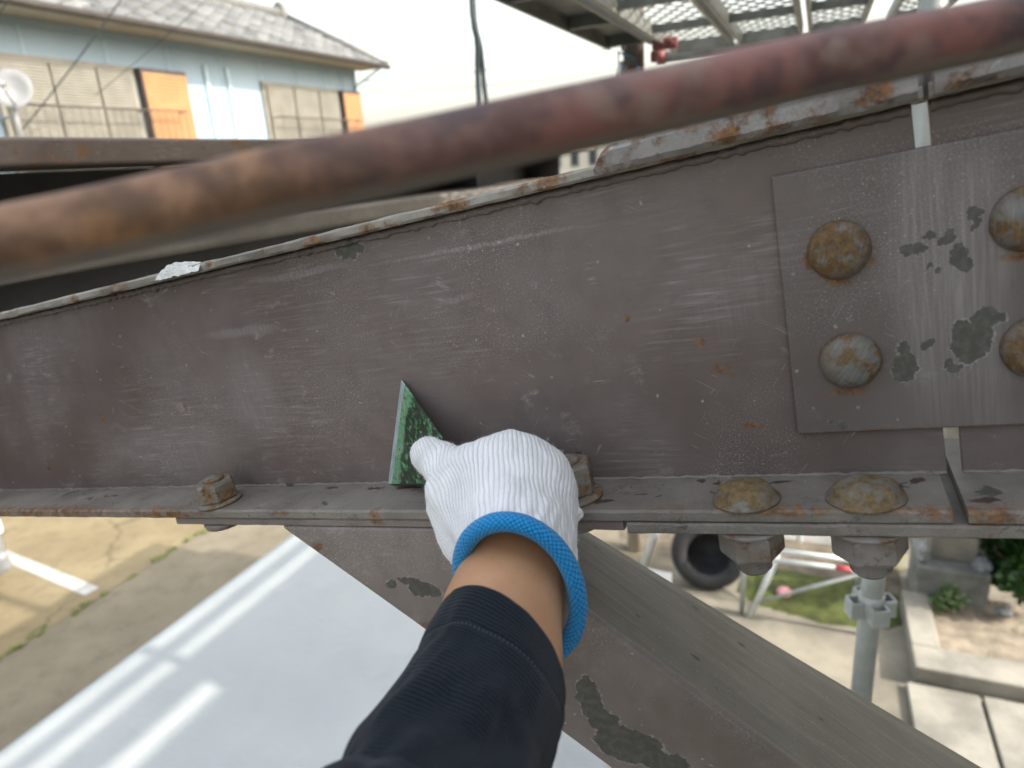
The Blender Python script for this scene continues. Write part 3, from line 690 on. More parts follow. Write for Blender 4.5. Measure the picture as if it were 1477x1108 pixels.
# ---- rusty rail close to the lens
t = NT('rusty_red_rail'); v = t.obj
ln = t.n('SeparateXYZ'); t.put(ln.inputs[0], v)
a = t.noise(v, 16, 5, .6); b = t.noise(v, 70, 5, .65)
red = t.mix(t.step(b, .35, .65), (.115, .056, .048), (.19, .105, .088)); red = t.mix(t.step(t.noise(v, 30, 4), .50, .60, 0, .7), red, (.235, .095, .08)); red = t.mix(t.step(t.noise(t.map(v, (1, 1, 1), (3, 1, 2)), 34, 4), .52, .62, 0, .75), red, (.070, .046, .050))
red = t.mix(t.step(t.noise(t.map(v, (1, 1, 1), (7, 2, 2)), 44, 4), .56, .66, 0, .6), red, (.23, .16, .13))
rst = t.mix(t.step(b, .35, .65), (.13, .07, .040), (.30, .165, .095)); rst = t.mix(t.step(t.noise(t.map(v, (1, 1, 1), (5, 5, 5)), 28, 5), .50, .62, 0, .8), rst, (.36, .175, .07)); rst = t.mix(t.step(t.noise(v, 38, 5), .50, .64, 0, .8), rst, (.075, .036, .024))
f = t.step(t.math('ADD', ln.outputs[0], t.math('MULTIPLY', t.math('SUBTRACT', a, .5), .10)), -.085, -.05, 1, 0)
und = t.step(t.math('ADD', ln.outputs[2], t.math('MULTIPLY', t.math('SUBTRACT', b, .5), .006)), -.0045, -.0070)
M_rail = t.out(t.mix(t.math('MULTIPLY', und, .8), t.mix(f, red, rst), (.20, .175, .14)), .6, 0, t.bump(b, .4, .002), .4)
ra, rb_ = at(0, 352, .162), at(1477, 30, .206)
dr = (rb_-ra).normalized(); mid = (ra+rb_)/2
rail = thing('handrail', 'rusty red painted round rail crossing close in front', 'rail', mid)
bmr = []
L0 = (ra-mid).dot(dr); L1 = (rb_-mid).dot(dr)
zq = dr.cross(Vector((0, 1, 0))).normalized(); yq = zq.cross(dr).normalized()
RMX = Matrix(((dr.x, yq.x, zq.x, mid.x), (dr.y, yq.y, zq.y, mid.y), (dr.z, yq.z, zq.z, mid.z), (0, 0, 0, 1))); rail.matrix_world = RMX
pts = [(L0-.5+(L1-L0+1.0)*i/120, .0006*mnoise.noise(Vector((i*.2, 0, 0))), .0012*mnoise.noise(Vector((i*.13, 4, 0)))) for i in range(121)]
tube('rail_tube', pts, [.0086*(1+.02*mnoise.noise(Vector((i*.4, 8, 1)))) for i in range(121)], M_rail, rail, 24)
for s_ in (-1, 1):
    x = (L0-.47) if s_ < 0 else (L1+.47)
    boxo('rail_bracket', (x-.02, x+.02, .006, .30, -.006, .006), M_rail, rail, .001)

# ================================================================== WHITE CANOPY BELOW AND THE WORKS AROUND
SZ = 1.5; TAN = math.tan(SUN_EL)
t = NT('white_sheet'); v = t.obj
c = t.mix(t.step(t.noise(v, 1.2, 4), .35, .7), (.43, .445, .44), (.50, .51, .50)); c = t.mix(t.step(t.noise(v, 5, 5, .65), .55, .8, 0, .35), c, (.34, .35, .34))
cr = t.noise(t.warp(v, 3, .25), 5, 4, .6)
M_sheet = t.out(c, .38, 0, t.bump(t.math('ADD', cr, t.math('MULTIPLY', t.noise(v, 24, 3), .15)), 0.3, .035), .5)
can = sthing('canopy', 'white sheeted canopy roof below the beam at lower left', 'canopy', 0, 0, 0)
e0, e1, n0, n1 = -2.475, -.5, -1.6, 2.75; V = []; Fc = []; A_, B_ = 60, 90
for i in range(A_+1):
    for k in range(B_+1):
        e = e0+(e1-e0)*i/A_; n = n0+(n1-n0)*k/B_; d = e-e0
        z = SZ+.022*mnoise.noise(Vector((e*2.4, n*.55, 1)))*min(1, d*2)+0.014*mnoise.noise(Vector((e*6-n*.8, n*1.3, 3)))*min(1, d*3)+.006*mnoise.noise(Vector((e*14, n*5, 6)))*min(1, d*3)-.02*math.sin(math.pi*(e-e0)/(e1-e0))
        if d < .02: z -= .006
        V.append((e, n, z))
for i in range(A_):
    for k in range(B_): a = i*(B_+1)+k; Fc.append((a, a+B_+1, a+B_+2, a+1))
kk = len(V)
for i in range(A_+1):                                             # hanging hem round the rim
    pass
rim = [i*(B_+1) for i in range(A_+1)]
edge = [k for k in range(B_+1)]+[i*(B_+1)+B_ for i in range(1, A_+1)]+[A_*(B_+1)+k for k in range(B_-1, -1, -1)]+[i*(B_+1) for i in range(A_-1, 0, -1)]
for a in edge: x, y, z = V[a]; V.append((x, y, z-.10))
for q in range(len(edge)): a, b = edge[q], edge[(q+1) % len(edge)]; Fc.append((a, b, kk+(q+1) % len(edge), kk+q))
mk('sheet_cover', V, Fc, M_sheet, can, True)
M_galv = plain('galvanised', (.42, .44, .44), .42, .15, 14, metal=.3, bump=.15, bs=80)
for e in (e0+.08, e1-.08):
    for n in (n0+.1, .6, n1-.1): tube('post', [(e, n, 0), (e, n, SZ-.03)], .03, M_galv, can, 12)
for e in (e0+.08, e1-.08): tube('eave_bar', [(e, n0+.05, SZ-.045), (e, n1-.05, SZ-.045)], .02, M_galv, can, 10)

# unseen boards and sheet added above the frame to cut sun strips on the canopy
CE = 1.20
def zc(e): return (CE-e)*TAN+SZ
ex = lambda x: on_z(x, 965, SZ)[0]
b1, b2, b3, b4, b5 = ex(192), ex(224), ex(250), ex(316), ex(356)
M_wood = plain('shadow_board_wood', (.30, .23, .15), .8, .2, 5)
M_shade = plain('shade_sheet', (.30, .33, .36), .8, .08, 2)
def board(label, z0, z1, na, nb, m=M_wood):
    o = boxo('shadow_board', (-.012, .012, na, nb, z0, z1), m); o.location = S(CE, 0, 0); o.rotation_euler = (0, 0, -AZ); return prop(o, label, 'board', 'unseen boards added to cut the sun strips')
NB0, NB1 = .80, 4.2
board('unseen board added above the frame to cut sun strips, uppermost', zc(b2), zc(b1), NB0, NB1)
board('unseen board added above the frame to cut sun strips, middle', zc(b4), zc(b3), NB0, NB1)
board('unseen board added above the frame to cut sun strips, lowest', zc(b5)-.6, zc(b5), NB0, NB1)
board('short unseen board added above the frame to end one sun strip', zc(b5)-.01, zc(b4)+.01, 1.53, NB1)
V = [(x, y, z) for x in (-.004, .004) for y, z in ((-1.6, zc(b5)-.6), (NB0, zc(b5)-.6), (NB0, zc(e0)+.03), (NB1, zc(e0)+.03), (NB1, (CE+5.10)*TAN), (2.2, (CE+5.10)*TAN), (2.2, 5.6), (-1.6, 5.6))]
o = mk('shade_sheet', V, [tuple(range(8)), tuple(range(15, 7, -1))]+[(i_, i_+8, (i_+1) % 8+8, (i_+1) % 8) for i_ in range(8)], M_shade); o.location = S(CE, 0, 0); o.rotation_euler = (0, 0, -AZ); prop(o, 'grey blue unseen sheet added above the frame to cast shade', 'sheet')  # added shade caster, outline cut to shade hand, girder and near ground
# unseen building added at right, sized to keep the sun off beam and hand
M_render = plain('cream_render', (.52, .50, .45), .85, .1, 2, bump=.3, bs=30)
bld = sthing('shade_building', 'cream rendered unseen building added at right to shade the beam', 'building', 2.1, 0, 0)
boxo('wall', (0, 7, -7, 3.3, 0, 4.44), M_render, bld); boxo('roof', (-.02, 7.3, -7.3, 3.4, 4.445, 4.50), M_concg, bld)
for nn in (-5, -2.4, 1.4):
    for zz in (1.0, 2.9):
        wi = boxo('window', (-.05, .01, nn, nn+1.5, zz, zz+1.2), M_white, bld); boxo('pane', (-.065, -.052, nn+.08, nn+1.42, zz+.08, zz+1.12), M_glass, wi)

# ---------------------------------------------------------------- scaffold deck overhead at top right
M_deck = plain('deck_steel', (.15, .155, .14), .5, .25, 9, metal=.2, bump=.2, bs=60)
M_deckd = plain('deck_channel', (.22, .22, .195), .5, .2, 12, metal=.2, bump=.2, bs=60)
M_rustpost = rusty('brown_post_paint', (.17, .13, .11), .5, 14, (.22, .12, .08))
M_redp = plain('red_clamp_paint', (.20, .05, .045), .5, .3, 25, bump=.2, bs=120)
DZ = 3.75
def expanded(w_, l_, sw=.044, sl_=.100, r=.0030):
    """expanded metal: diamond strands over a w x l panel"""
    V = []; Fc = []
    def bar(a, b):
        d = (Vector(b)-Vector(a)); q = Vector((-d.y, d.x)).normalized()*r; k = len(V)
        for p in (a, b):
            V.extend([(p[0]+q.x, p[1]+q.y, -.003), (p[0]-q.x, p[1]-q.y, -.003), (p[0]-q.x, p[1]-q.y, .001), (p[0]+q.x, p[1]+q.y, .001)])
        for i in range(4): Fc.append((k+i, k+(i+1) % 4, k+4+(i+1) % 4, k+4+i))
    nx = int(w_/sw); ny = int(l_/sl_); dx = w_/nx; dy = l_/ny
    for i in range(nx):
        for j in range(ny):
            x, y = i*dx, j*dy
            bar((x, y+dy/2), (x+dx/2, y)); bar((x+dx/2, y), (x+dx, y+dy/2)); bar((x+dx, y+dy/2), (x+dx/2, y+dy)); bar((x+dx/2, y+dy), (x, y+dy/2))
    me = bpy.data.meshes.new('mesh_deck'); me.from_pydata(V, [], Fc); me.update(); return me
dlab = ['second from left', 'third from left', 'fourth from left', 'rightmost']
exm = None
for k, (ea, eb) in enumerate(((-.59, -.345), (-.325, -.085), (-.065, .13), (.205, .385))):
    pk = sthing('scaffold_plank', 'steel mesh scaffold plank overhead, '+dlab[k]+' of the deck', 'scaffold plank', ea, .9, DZ, 'overhead scaffold planks'); wd = eb-ea; ln_ = 2.36
    boxo('side_channel', (0, .014, 0, ln_, -.045, .004), M_deckd, pk, .002); boxo('side_channel', (wd-.014, wd, 0, ln_, -.045, .004), M_deckd, pk, .002)
    boxo('end_bar', (.0145, wd-.0145, ln_-.03, ln_-.001, -.045, -.001), M_deckd, pk, .002)
    for yy in (.35, .85, 1.35, 1.85): boxo('cross_bar', (.0145, wd-.0145, yy, yy+.022, -.032, -.006), M_deck, pk)
    o = link('mesh_deck', expanded(wd-.026, ln_-.03), M_deckd, pk); o.location = (.013, 0, .001); o['kind'] = 'stuff'
    for xx in (.03, wd-.03):
        tube('hook', [(xx, ln_-.01, -.02), (xx, ln_+.05, -.012), (xx, ln_+.085, -.03), (xx, ln_+.09, -.065)], .010, M_deckd, pk, 8)
sb_ = sthing('scaffold_plank', 'dark solid steel plank at the left edge of the overhead deck', 'scaffold plank', -.79, .9, DZ, 'overhead scaffold planks')
boxo('deck_plate', (0, .175, 0, 2.03, -.004, .004), M_deck, sb_, .001); boxo('side_channel', (0, .012, 0, 2.03, -.045, -.0045), M_deck, sb_); boxo('side_channel', (.163, .175, 0, 2.03, -.045, -.0045), M_deckd, sb_)
for yy in (.5, 1.0, 1.5, 1.98): boxo('cross_bar', (.0125, .1625, yy, yy+.025, -.04, -.0045), M_deck, sb_)
cp = sthing('scaffold_ledger', 'pale steel ledger tube carrying the ends of the overhead planks', 'scaffold tube', -.66, 3.345, DZ-.045)
tube('ledger_tube', [(0, 0, 0), (1.05, 0, 0)], .0243, M_deckd, cp, 14); tube('wedge_end', [(-.02, 0, 0), (.015, 0, 0)], .032, M_redp, cp, 10)
cp2 = sthing('scaffold_ledger', 'reddish steel ledger tube below the plank ends', 'scaffold tube', -.62, 3.43, DZ-.11)
tube('ledger_tube', [(0, 0, 0), (.95, 0, 0)], .021, M_redp, cp2, 12)
hp_ = sthing('scaffold_post', 'brown scaffold post with white tape and blue cord beside the red clamp', 'scaffold post', -.70, 2.98, 0)
tube('post_tube', [(0, 0, 3.40), (0, 0, 5.2)], .042, M_rustpost, hp_, 14)
tube('base_collar', [(0, 0, 3.395), (0, 0, 3.44)], .055, M_rustpost, hp_, 14)
tube('tape_band', [(-.030, -.036, 3.60), (-.030, -.036, 3.66)], .019, M_white, hp_, 12); tube('tape_band', [(-.030, -.036, 3.70), (-.030, -.036, 3.77)], .012, M_white, hp_, 12)
M_bluec = plain('blue_cord', (.05, .13, .20), .6, .1, 20)
tube('cord', [(-.04, -.045, 3.69), (.02, -.05, 3.66), (.035, -.045, 3.60), (.04, -.04, 3.50), (.04, -.04, 3.42)], .005, M_bluec, hp_, 6); tube('cord', [(-.05, -.04, 3.70), (-.056, -.04, 3.60), (-.05, -.04, 3.45)], .005, M_bluec, hp_, 6)
rc_ = sthing('scaffold_clamp', 'red painted scaffold clamp by the brown post', 'clamp', -.575, 2.96, 3.705)
boxo('clamp_body', (-.045, .05, -.02, .02, -.02, .02), M_redp, rc_, .006, 2); boxo('clamp_jaw', (-.05, -.025, -.025, .025, -.06, -.021), M_redp, rc_, .005, 2); tube('clamp_screw', [(.03, -.05, 0), (.03, .05, 0)], .009, M_rustpost, rc_, 8); tube('clamp_nut', [(.03, -.055, 0), (.03, -.035, 0)], .015, M_redp, rc_, 6)

# ---------------------------------------------------------------- scaffold standard with wedge pockets
M_pole = plain('pale_galvanised_pole', (.47, .49, .47), .42, .16, 10, metal=.25, bump=.15, bs=60)
pe, pn = .172, 1.575
pole = sthing('scaffold_standard', 'pale galvanised scaffold standard with wedge pocket behind the nuts', 'scaffold post', pe, pn, 0)
tube('pole_tube', [(0, 0, .02), (0, 0, 5.6)], .0243, M_pole, pole, 24)
M_band = plain('red_band', (.16, .05, .04), .6, .3, 40)
for zz in (2.268, 2.268-.9, 2.268+.9, 2.268+1.8):
    po = lathe('pocket_collar', [(.0248, -.03), (.028, -.028), (.028, .028), (.0248, .03)], M_pole, pole, 24); po.location = (0, 0, zz)
    for a in range(4):
        bm = bmesh.new(); ang = a*math.pi/2+.40
        for d0 in (-1, 1): box(bm, .024, .050, d0*.017-.002, d0*.017+.002, -.024, .018)
        box(bm, .048, .0515, -.019, .019, -.024, .018)
        pp = mkb('wedge_pocket', bm, M_pole, po); pp.rotation_euler = (0, 0, ang)
lathe('base_plate', [(.0005, .004), (.07, .004), (.07, .012), (.03, .02), (.03, .08), (.0005, .08)], M_pole, pole, 16)
o = tube('tape_band', [(0, 0, 2.69), (0, 0, 2.715)], .0250, M_band, pole, 20)

# ---------------------------------------------------------------- yard: tyre, mesh trolley, pillar, planter
M_rub = plain('tyre_rubber', (.030, .031, .034), .75, .25, 12, bump=.4, bs=60)
ty = S(-.62, 4.98, .285)
tyre = thing('tyre', 'worn black car tyre standing in the yard under the beam', 'tyre', ty)
prof = [(.165, -.075), (.19, -.092), (.23, -.098), (.262, -.088), (.277, -.07), (.281, -.03), (.281, .03), (.277, .07), (.262, .088), (.23, .098), (.19, .092), (.165, .075), (.178, .05), (.245, .06), (.255, 0), (.245, -.06), (.178, -.05), (.165, -.075)]
tb = lathe('tyre_body', prof, M_rub, tyre, 48, 'y')
V = []; Fc = []
for i in range(64):
    a = 2*math.pi*i/64
    for (ya, yb) in ((-.066, -.038), (-.03, .03), (.038, .066)):
        k = len(V); wd = .32*2*math.pi/64
        for y in (ya, yb):
            for da in (-wd, wd): V += [(.280*math.cos(a+da), y, .280*math.sin(a+da)), (.2865*math.cos(a+da*.9), y, .2865*math.sin(a+da*.9))]
        Fc += [(k+1, k+3, k+7, k+5), (k, k+1, k+5, k+4), (k+2, k+6, k+7, k+3), (k, k+2, k+3, k+1), (k+4, k+5, k+7, k+6)]
o = mk('tread_blocks', V, Fc, M_rub, tyre); o['kind'] = 'stuff'
tyre.rotation_euler = (math.radians(-14), 0, -AZ+.12)
M_wtube = plain('white_tube_paint', (.70, .73, .72), .4, .08, 12); M_pinkp = plain('pink_plastic', (.62, .27, .28), .5, .1, 10)
tr = sthing('mesh_trolley', 'white tubular frame trolley with wire mesh panel in the yard', 'trolley', -.33, 4.65, 0)
for (x, y) in ((0, 0), (.80, 0), (0, .55), (.80, .55)): tube('leg', [(x, y, 0), (x, y, .60)], .019, M_galv if x == 0 and y == 0 else M_wtube, tr, 10)
tube('leaning_leg', [(.06, -.02, .0), (.235, -.02, .56)], .021, M_wtube, tr, 10)
tube('brace_bar', [(.10, -.03, .14), (.78, -.03, .52)], .013, M_galv, tr, 8)
tubes('deck_frame', [([(.2, -.02, .585), (.82, -.02, .60)], .017), ([(0, .55, .60), (.82, .55, .60)], .017), ([(.2, -.02, .585), (0, .55, .60)], .015), ([(.82, -.02, .60), (.82, .55, .60)], .017)], M_wtube, tr, 8)
tube('lower_bar', [(.16, -.035, .515), (.82, -.035, .535)], .017, M_wtube, tr, 8)
tube('red_sleeve', [(.60, -.036, .5285), (.70, -.036, .5315)], .0185, plain('red_sleeve', (.5, .06, .07), .5), tr, 10)
o = link('mesh_panel', expanded(.66, .62, .028, .05, .0022), M_wtube, tr); o.location = (.17, .12, .61); o.rotation_euler = (math.radians(50), 0, 0); o['kind'] = 'stuff'
for x in (.17, .37, .60, .83): tube('upright', [(x, .11, .60), (x, .54, 1.10)], .014, M_wtube, tr, 8)
tube('top_bar', [(.17, .54, 1.10), (.83, .54, 1.10)], .015, M_wtube, tr, 8)
o = lathe('pink_cap', [(.0005, 0), (.05, .005), (.06, .03), (.045, .05), (.0005, .055)], M_pinkp, None, 16); o.name = 'plastic_cap'; o.location = S(-.05, 4.95, .02); prop(o, 'small pink plastic cap on the ground beside the trolley', 'cap')
pp_ = sthing('post', 'beige upright post standing left of the tyre', 'post', -1.29, 5.30, 0)
tube('post_tube', [(0, 0, 0), (0, 0, 1.9)], .065, plain('beige_post', (.46, .41, .34), .7, .1, 6), pp_, 16); tube('post_cap', [(0, 0, 1.9), (0, 0, 1.93)], .075, M_galv, pp_, 16)
lt = sthing('white_pole', 'white pole leaning beside the beige post', 'pole', -1.20, 5.0, 0)
tube('pole_tube', [(.05, 0, .0), (.33, .25, 1.05)], .035, M_wtube, lt, 12); tube('end_cap', [(.33, .25, 1.05), (.335, .255, 1.07)], .038, M_galv, lt, 12)
# moss
M_moss = plain('moss', (.060, .072, .014), .95, .4, 9, bump=1.0, bs=40)
V = []; Fc = []; A_, B_ = 44, 22
for i in range(A_+1):
    for k in range(B_+1):
        u, v_ = i/A_*2-1, k/B_*2-1; r2 = u*u+v_*v_; e = .22+u*.62; n = 5.03+v_*.32
        z = .006+.035*max(0, 1-r2)**.5*(1+.5*mnoise.noise(Vector((e*9, n*9, 0))))+.008*mnoise.noise(Vector((e*40, n*40, 0))) if r2 < 1 else .0
        V.append(S(e+.05*mnoise.noise(Vector((e*5, n*5, 3))), n+.05*mnoise.noise(Vector((e*5, n*5, 8))), z))
for i in range(A_):
    for k in range(B_): a = i*(B_+1)+k; Fc.append((a, a+B_+1, a+B_+2, a+1))
o = mk('moss_patch', V, Fc, M_moss, None, True); o['kind'] = 'stuff'
# grit and damp soil behind
M_soil = plain('soil', (.13, .105, .075), .95, .35, 7, bump=.8, bs=50)
sheet('soil_strip', [(-1.4, 5.3), (.78, 5.15), (.78, 7.5), (-2.2, 7.5)], .008, M_soil)
pil = sthing('gate_pillar', 'pale concrete gate pillar on a grey block base right of the pole', 'pillar', .90, 5.1, 0)
bm = bmesh.new(); box(bm, -.07, .38, -.02, .40, 0, .355, .012, 2); mkb('base_block', bm, M_concg, pil)
bm = bmesh.new(); box(bm, .02, .31, .12, .36, .357, 1.5, .012, 2); mkb('shaft', bm, M_conc, pil)
bm = bmesh.new(); box(bm, -.01, .34, .09, .39, 1.502, 1.57, .012, 2); mkb('coping', bm, M_conc, pil)
bal = lathe('ball_finial', [(.0005, 0), (.028, .002), (.03, .05), (.022, .055), (.036, .075), (.042, .10), (.034, .13), (.0005, .142)], M_white, None, 18); bal.location = S(.86, 5.16, .356); prop(bal, 'small white knob on a stub left of the gate pillar', 'knob')
M_rock = plain('grey_rock', (.25, .26, .27), .9, .3, 12, bump=.8, bs=30)
def rock(label, e, n, z, r):
    bm = bmesh.new(); bmesh.ops.create_icosphere(bm, subdivisions=3, radius=1)
    sd = rnd.random()*50
    for v_ in bm.verts: k = 1+.35*mnoise.noise(v_.co*1.3+Vector((sd, 0, 0)))+.12*mnoise.noise(v_.co*4+Vector((sd, 3, 0))); v_.co = Vector((v_.co.x*r*k, v_.co.y*r*k, max(-.3, v_.co.z)*r*.7*k))
    o = mkb('rock', bm, M_rock, None, True); o.location = S(e, n, z); return prop(o, label, 'rock')
rock('grey stone on the right end of the block base', 1.24, 5.2, .37, .07)
rock('small stone on the soil at the foot of the pillar', 1.36, 5.02, .13, .05)
# planter kerb: an L of concrete with soil inside
pk_ = sthing('planter', 'low concrete planter kerb with soil beside the path', 'planter', .74, 4.22, 0)
bm = bmesh.new(); box(bm, 0, .17, .235, .86, 0, .15, .012, 2); mkb('kerb', bm, M_conc, pk_)
bm = bmesh.new(); box(bm, 0, 2.4, 0, .232, 0, .15, .012, 2); mkb('kerb', bm, M_conc, pk_)
V = []; Fc = []
for i in range(33):
    for k in range(17):
        x, y = .168+2.2*i/32, .228+.75*k/16; V.append((x, y, .10+.02*mnoise.noise(Vector((x*6, y*6, 0)))+.01*mnoise.noise(Vector((x*22, y*22, 5)))))
for i in range(32):
    for k in range(16): a = i*17+k; Fc.append((a, a+17, a+18, a+1))
mk('soil_bed', V, Fc, M_soil if False else plain('dry_soil', (.24, .20, .15), .95, .3, 9, bump=.8, bs=60), pk_, True)
for k, (ea, eb) in enumerate(((.70, 1.085), (1.105, 1.5), (1.52, 1.92))):
    o = boxo('paving_slab', (ea, eb, 2.2, 4.19, .004, .05+.004*k), M_conc, None, .008, 2); o.rotation_euler = (0, 0, -AZ)
    prop(o, ['pale concrete paving slab nearest the scaffold pole', 'pale concrete paving slab at the lower right corner', 'pale concrete slab beyond the right edge'][k], 'paving slab', 'concrete slabs by the planter')
# shrubs
def leaf_mesh(name, pts, size, m, parent, up=.3):
    V = []; Fc = []
    for p in pts:
        a = rnd.uniform(0, 6.28); d = Vector((math.cos(a), math.sin(a), rnd.uniform(-.5, up+.3))).normalized(); s = d.cross(Vector((rnd.gauss(0, .5), rnd.gauss(0, .5), 1))).normalized(); l = size*rnd.uniform(.7, 1.3); w_ = l*.30; nn = s.cross(d)
        k = len(V); p = Vector(p); V += [p, p+d*l*.4+s*w_+nn*w_*.25, p+d*l, p+d*l*.4-s*w_+nn*w_*.25, p+d*l*.5]; Fc += [(k, k+1, k+4), (k+1, k+2, k+4), (k+2, k+3, k+4), (k+3, k, k+4)]
    o = mk(name, V, Fc, m, parent); o['kind'] = 'stuff'; return o
def leafmat(name, c1, c2):
    t = NT(name); pi = t.n('NewGeometry').outputs['Random Per Island']; c = t.mix(pi, c1, c2); return t.out(c, .42, 0, None, .5)
M_leaf = leafmat('dark_leaf', (.018, .05, .012), (.06, .13, .03)); M_leafy = leafmat('yellow_leaf', (.30, .30, .03), (.42, .36, .05)); M_leafl = leafmat('light_leaf', (.06, .12, .03), (.13, .20, .06))
M_bark = plain('bark', (.09, .065, .045), .9, .3, 20, bump=.6, bs=40)
def shrub(label, e, n, z, rx, ry, h, cnt, size, m):
    sh = sthing('shrub', label, 'shrub', e, n, z, 'yard shrubs'); pts = []; cl = [(Vector((rnd.uniform(-1, 1)*rx*.7, rnd.uniform(-1, 1)*ry*.7, h*rnd.uniform(.15, .9))), rnd.uniform(.25, .5)) for _ in range(16)]
    while len(pts) < cnt:
        c_, r = rnd.choice(cl); q = Vector((rnd.gauss(0, 1), rnd.gauss(0, 1), rnd.gauss(0, 1))).normalized()*r*min(rx, ry)*rnd.random()**.35*1.2; p = c_+q
        if p.z > .0: pts.append(p)
    leaf_mesh('crown', pts, size, m, sh)
    tubes('trunk', [([(0, 0, -.05), (0, 0, h*.25), c_*.6, c_], .010 if size > .03 else .003) for c_, r in cl[:9]], M_bark, sh, 6); return sh
shrub('dark glossy green shrub beside the gate pillar', 1.50, 5.22, .08, .50, .36, 1.1, 8000, .06, M_leaf)
shrub('dark green shrub deeper behind the gate pillar', 2.1, 6.3, .02, .6, .5, 1.4, 3200, .06, M_leaf)
shrub('small leafy weed in the corner of the planter', 1.02, 4.98, .10, .10, .09, .17, 260, .035, M_leafl)
shrub('yellow leaved seedling behind the scaffold pole', .70, 5.55, .01, .10, .08, .26, 130, .045, M_leafy)
shrub('dark leafy bush behind the pole and pillar', .80, 6.2, .0, .30, .25, .6, 900, .05, M_leaf)
o = tuft_field('planter_weeds', [(.95+rnd.random()*.9, 4.5+rnd.random()*.55, .03) for _ in range(14)], M_grass, (.11, .15), 10); prop(o, kind='stuff')

# ---------------------------------------------------------------- car at the left edge
M_car = NT('silver_car_paint').out((.30, .31, .32), .25, .4, None, .5, Coat_Weight=.6)
M_lamp = NT('lamp_lens').out((.75, .78, .8), .08, 0, None, .6)
car = sthing('parked_car', 'silver car parked at the left edge beside the bay line', 'car', -6.28, 2.44, 0)
def loft_car(name, secs, m, parent):
    """sections along x: (x, half width low, half width high, z low, z mid, z high)"""
    vs = []; fs = []
    for x, wl, wh, z0, z1, z2 in secs:
        vs += [(x, -wl*.92, z0), (x, -wl, z0+.08), (x, -wl, z1), (x, -wh, z2-.02), (x, -wh*.8, z2), (x, wh*.8, z2), (x, wh, z2-.02), (x, wl, z1), (x, wl, z0+.08), (x, wl*.92, z0)]
    K = 10
    for i in range(len(secs)-1):
        for k in range(K): a = i*K+k; b = i*K+(k+1) % K; fs.append((a, b, b+K, a+K))
    fs.append(tuple(range(K))[::-1]); fs.append(tuple((len(secs)-1)*K+k for k in range(K)))
    o = mk(name, vs, fs, m, parent, True); md = o.modifiers.new('s', 'SUBSURF'); md.levels = 2; md.render_levels = 2; return o
loft_car('body', [(0, .62, .55, .32, .52, .62), (-.12, .78, .70, .22, .60, .76), (-.6, .82, .74, .2, .7, .88), (-1.1, .83, .76, .2, .8, .95), (-2.2, .83, .78, .2, .82, .98), (-3.2, .83, .76, .2, .82, 1.0), (-3.65, .78, .70, .25, .8, .98), (-3.75, .66, .6, .35, .7, .85)], M_car, car)
loft_car('cabin', [(-.95, .74, .62, .90, .93, .95), (-1.55, .74, .60, .92, 1.2, 1.42), (-2.4, .74, .62, .92, 1.25, 1.50), (-3.2, .74, .60, .92, 1.2, 1.44), (-3.7, .70, .58, .9, .98, 1.02)], M_glass, car)
boxo('bumper', (-.06, .05, -.66, .66, .24, .42), M_car, car, .04, 3)
for s_ in (-1, 1): boxo('headlight', (-.20, -.015, s_*.58-.13, s_*.58+.13, .56, .70), M_lamp, car, .03, 3)
for x in (-.75, -3.0):
    for s_ in (-1, 1):
        wh_ = lathe('wheel', [(.12, -.09), (.2, -.1), (.28, -.09), (.30, -.05), (.30, .05), (.28, .09), (.2, .1), (.12, .09)], M_rub, car, 28, 'y'); wh_.location = (x, s_*.74, .30)
        lathe('rim', [(.0005, -.085*1), (.10, -.08), (.19, -.095), (.195, .095), (.10, .08), (.0005, .085)], M_galv, wh_, 20, 'y')

# ---------------------------------------------------------------- cords and wires
M_cable = plain('dark_cable', (.018, .03, .034), .6, .1, 20)
nA, zA = on_e(692, 235, RE-.03)
def cable(label, pts, r, m=M_cable, name='cable'):
    o = tube(name, pts, r, m, None, 6); return prop(o, label, 'cable')
q0 = at(681, -60, 2.5); q1 = at(683, 32, 2.55)
def sm(pts, n_=8):
    out = []
    for i in range(len(pts)-1):
        p0 = pts[max(0, i-1)]; p1 = pts[i]; p2 = pts[i+1]; p3 = pts[min(len(pts)-1, i+2)]
        for k in range(n_):
            u = k/n_; out.append(.5*((2*p1)+(-p0+p2)*u+(2*p0-5*p1+4*p2-p3)*u*u+(-p0+3*p1-3*p2+p3)*u**3))
    return out+[pts[-1]]
cable('dark cord hanging from above, left strand of the pair', sm([at(678, -60, 2.5), at(682, 25, 2.53), at(688, 60, 2.56), at(689, 110, 2.6), at(692, 165, 2.62), at(693, 240, 2.64)]), .0105)
cable('dark cord hanging from above, right strand of the pair', sm([at(681, -60, 2.52), at(684, 25, 2.55), at(693, 70, 2.58), at(698, 120, 2.62), at(703, 165, 2.64), at(705, 240, 2.66)]), .0098)
def wire(label, a, b, r, sag=.05):
    pts = [a+(b-a)*(i/24)-Vector((0, 0, sag*4*(i/24)*(1-i/24))) for i in range(25)]; cable(label, pts, r, M_cable, 'overhead_wire')
wire('service wire slanting across the left shutters', at(215, -60, 7.6), at(28, 192, 8.0), .008, .04)
wire('thin wire slanting down over the pale blue wall', at(320, -20, 8.4), at(90, 175, 9.0), .004, .03)
wire('thin upper wire near the top left corner', at(45, -40, 7.2), at(-40, 60, 7.4), .006, .02)
wire('distant power line crossing the pale sky, upper', at(520, 118, 60), at(1000, 40, 70), .05, .8)
wire('distant power line crossing the pale sky, lower', at(520, 132, 62), at(1000, 78, 72), .04, .8)

